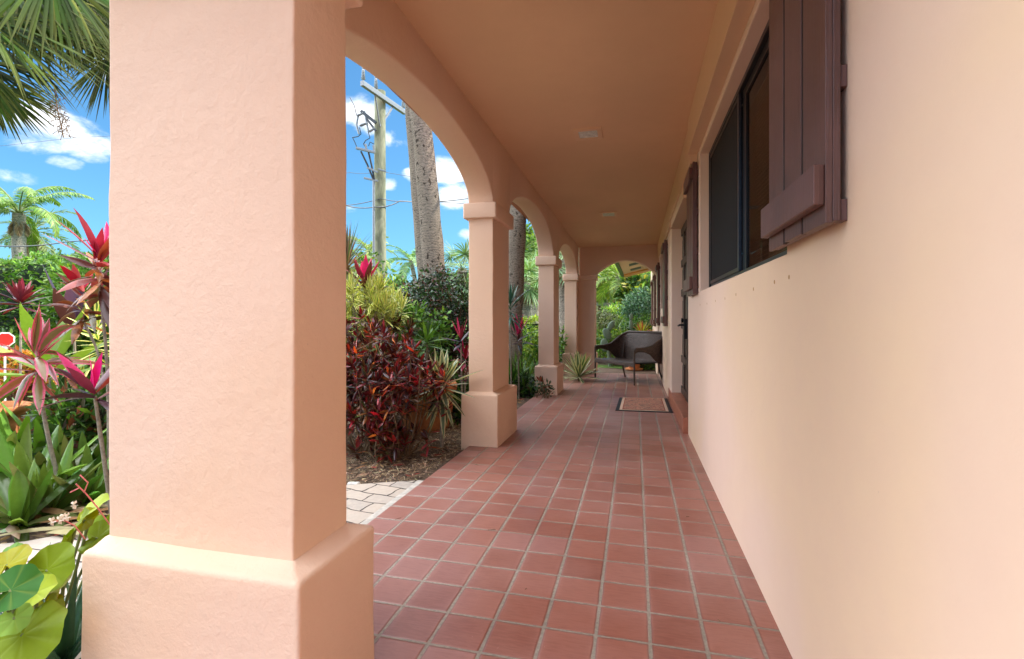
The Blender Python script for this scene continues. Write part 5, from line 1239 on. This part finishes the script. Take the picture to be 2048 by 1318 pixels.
blades(mb,np.stack([x,y,gz(x,y)+rng.uniform(.004,.022,k)],1),D,rng.normal(size=(k,3))*.4+np.stack([-np.sin(a),np.cos(a),0*a],1),rng.uniform(.02,.11,k)*rng.uniform(.5,1,k),rng.uniform(.004,.014,k),.1,1,'strap',.2,C,mid=False)
tag(mb.build('mulch',M['chip']),kind='stuff')
mb=MB(); k=1100
x=rng.uniform(-5.2,-1.65,k); y=rng.uniform(.2,7.5,k); m_=onbed(x,y); x=x[m_];y=y[m_];k=len(x); a=rng.uniform(0,6.28,k)
blades(mb,np.stack([x,y,gz(x,y)+.03],1),np.stack([np.cos(a),np.sin(a),rng.normal(.1,.2,k)],1),rng.normal(size=(k,3))*.3+np.stack([-np.sin(a),np.cos(a),0*a],1),rng.uniform(.04,.11,k),rng.uniform(.012,.035,k),.5,3,'oval',.5,pick([(.30,.17,.07),(.20,.09,.04),(.38,.26,.13),(.25,.05,.03)],k,.3))
P=[];Dd=[]
for px,py,d in ((20,1000,3.0),(90,985,3.0),(60,1010,2.9),(150,985,3.1),(190,960,3.3),(110,1020,2.85),(200,990,3.0),(40,960,3.2),(170,940,3.4)):
    for q in range(2): c=at(px,py,d); P.append((c[0]+rng.normal(0,.06),c[1]+rng.normal(0,.06),GZ+.04)); a=rng.uniform(-.6,.9); Dd.append((cos(a)*rng.choice([-1,1]),sin(a),.25))
k=len(P); blades(mb,np.array(P),np.array(Dd),np.tile([0,1.,.2],(k,1))+rng.normal(0,.3,(k,3)),rng.uniform(.25,.5,k),rng.uniform(.04,.07,k),.5,6,'lance',.7,pick([(.42,.28,.14),(.36,.2,.08),(.5,.36,.2)],k,.2))
tag(mb.build('fallen_leaves',M['dry']),kind='stuff')
for k,(px,py) in enumerate(((701,944),(714,942),(708,958))):
    d=3.75; c=at(px,py,d); c[2]=GZ+.01; mb=MB(); lathe(mb,[(0,-.012),(.02,-.008),(.026,.002),(.018,.012),(0,.015)],c,12); o=mb.build('pebble',M['stone']); tag(o,'white pebble on the mulch near the paver path, one of a close trio','pebble',group='white pebbles on the mulch')

mb=MB()
for px,py,d,a,l in ((975,1061,2.2,.3,.05),(790,1040,2.75,1.0,.04),(1372,1034,2.35,.2,.02),(1050,1180,1.8,1.2,.012),(1240,935,3.9,.6,.02),(1150,860,5.2,.8,.03),(1440,1245,1.9,2,.015),(1300,1100,2.4,2.6,.02),(950,930,4.1,.1,.03)):
    p=at(px,py,1.0)-np.array([0,0,H]); p=p*(-H/p[2])+np.array([0,0,H]); p[2]=.003
    q=p+np.array([cos(a),sin(a),0.02])*l; tube(mb,curve(p,q,(.1*l,.05*l,.04*l),5),.0016,5)
tag(mb.build('twig_litter',M['stem']),kind='stuff')
SUN_E=2.6; SKY_S=.10; EXPO=1.62; SKYTINT=(.36,.66,.78); CUM=5.6; FILL_DECK=25.0; FILL_DECK0=.2; FILL_DECK1=.8; BACK=.12

# ================================================================== CAMERA, LIGHT
cam=bpy.data.cameras.new('camera'); co=bpy.data.objects.new('camera',cam); COL.objects.link(co)
cam.sensor_width=36; cam.lens=F/2048*36; cam.clip_start=.02; cam.clip_end=2000
cam.shift_y=(HY-659)/2048
co.location=(0,0,H); co.rotation_euler=(radians(90),0,YAW); scene.camera=co
SUN_AZ=np.array([.80,.42]); SUN_EL=radians(50)
sd=np.array([SUN_AZ[0]*cos(SUN_EL)/np.linalg.norm(SUN_AZ),SUN_AZ[1]*cos(SUN_EL)/np.linalg.norm(SUN_AZ),sin(SUN_EL)])
sl=bpy.data.lights.new('sun','SUN'); so=bpy.data.objects.new('sun',sl); COL.objects.link(so)
sl.energy=SUN_E; sl.angle=radians(.5); sl.color=(1,.94,.84)
so.rotation_euler=Vector(sd).to_track_quat('Z','Y').to_euler(); so.location=(5,5,20)
w=bpy.data.worlds.new('World'); scene.world=w; w.use_nodes=True; nt=w.node_tree
bg=nt.nodes['Background']
sky=nt.nodes.new('ShaderNodeTexSky'); sky.sky_type='NISHITA'; sky.sun_disc=False; sky.sun_elevation=SUN_EL; sky.sun_rotation=math.atan2(sd[0],sd[1]); sky.altitude=0; sky.air_density=1.0; sky.dust_density=1.6; sky.ozone_density=3
tc=nt.nodes.new('ShaderNodeTexCoord'); gen=tc.outputs['Generated']
def vdot(v):
    n=nt.nodes.new('ShaderNodeVectorMath'); n.operation='DOT_PRODUCT'; nt.links.new(flat,n.inputs[0]); n.inputs[1].default_value=v; return n.outputs['Value']
FL=2.0
mp=nt.nodes.new('ShaderNodeMapping'); mp.inputs['Scale'].default_value=(1,1,FL); nt.links.new(gen,mp.inputs[0])
nv=nt.nodes.new('ShaderNodeVectorMath'); nv.operation='NORMALIZE'; nt.links.new(mp.outputs[0],nv.inputs[0]); flat=nv.outputs[0]
n1=noise(nt,9,8,.6,flat,.3); n0=noise(nt,3.0,5,.55,flat,.2)
def blob(px,py,r0,r1):
    d=at(px,py,1.0)-np.array([0,0,H]); d=d*np.array([1,1,FL]); d/=np.linalg.norm(d)
    return maprange(nt,vdot(tuple(d)),cos(radians(r1)),cos(radians(r0)),0,1,True)
B=None
for px,py,r0,r1 in ((85,262,.5,4),(160,290,.2,3),(35,358,0,1.8),(135,325,0,1.5),(715,232,.3,3.4),(790,276,.1,2.0),(885,340,.3,3.2),(915,395,.2,3.2),(835,352,0,1.8),(700,425,0,2.2),(775,368,0,1.4),(935,470,0,1.8),(-200,250,1,5),(-420,330,1,7),(560,250,1,5),(420,330,1,5),(300,150,1,5)):
    b_=blob(px,py,r0,r1); B=b_ if B is None else math_(nt,'MAXIMUM',B,b_)
cum=maprange(nt,math_(nt,'ADD',math_(nt,'MULTIPLY',B,.50),math_(nt,'MULTIPLY',math_(nt,'SUBTRACT',n1,.5),2.6)),.16,.80,0,1,True)
cum=math_(nt,'MULTIPLY',cum,maprange(nt,B,0,.12))
# thin bright cloud layer added out of view as porch fill light
fwd=np.array([-SS-.1,CC,-.85]); fwd/=np.linalg.norm(fwd)
bn=nt.nodes.new('ShaderNodeVectorMath'); bn.operation='DOT_PRODUCT'; nt.links.new(gen,bn.inputs[0]); bn.inputs[1].default_value=tuple(-fwd)
zs=nt.nodes.new('ShaderNodeSeparateXYZ'); nt.links.new(gen,zs.inputs[0])
over=maprange(nt,zs.outputs[2],.55,.70,0,1,True)
ln=nt.nodes.new('ShaderNodeVectorMath'); ln.operation='DOT_PRODUCT'; nt.links.new(gen,ln.inputs[0]); lv=np.array([-.95,-.25,.30]); lv/=np.linalg.norm(lv); ln.inputs[1].default_value=tuple(lv)
west=maprange(nt,ln.outputs['Value'],.76,.93,0,1,True)
back=math_(nt,'MULTIPLY',maprange(nt,bn.outputs['Value'],FILL_DECK0,FILL_DECK1,0,1,True),BACK)
fill_deck=math_(nt,'MULTIPLY',math_(nt,'MAXIMUM',over,west),maprange(nt,n0,.25,.6,.6,1))
skyc=mix(nt,1.0,sky.outputs[0],SKYTINT,'MULTIPLY')
sk=nt.nodes.new('ShaderNodeVectorMath'); sk.operation='SCALE'; nt.links.new(skyc,sk.inputs[0]); sk.inputs[3].default_value=1.0
cl=ramp(nt,n1,[(.35,(CUM*.80,CUM*.84,CUM*.90)),(.62,(CUM,CUM,CUM))])
c=mix(nt,math_(nt,'MULTIPLY',cum,.95),sk.outputs[0],cl)
c=mix(nt,back,c,(FILL_DECK*.66,FILL_DECK*.88,FILL_DECK*1.25))
c=mix(nt,fill_deck,c,(FILL_DECK*.96,FILL_DECK,FILL_DECK*1.08))
nt.links.new(c,bg.inputs[0]); bg.inputs[1].default_value=SKY_S
scene.view_settings.view_transform='Standard'; scene.view_settings.look='None'; scene.view_settings.exposure=EXPO; scene.view_settings.gamma=1
scene.render.engine='CYCLES'; scene.cycles.max_bounces=10; scene.cycles.diffuse_bounces=6; scene.cycles.transparent_max_bounces=12
scene.cycles.use_denoising=True
scene.cycles.sample_clamp_indirect=6
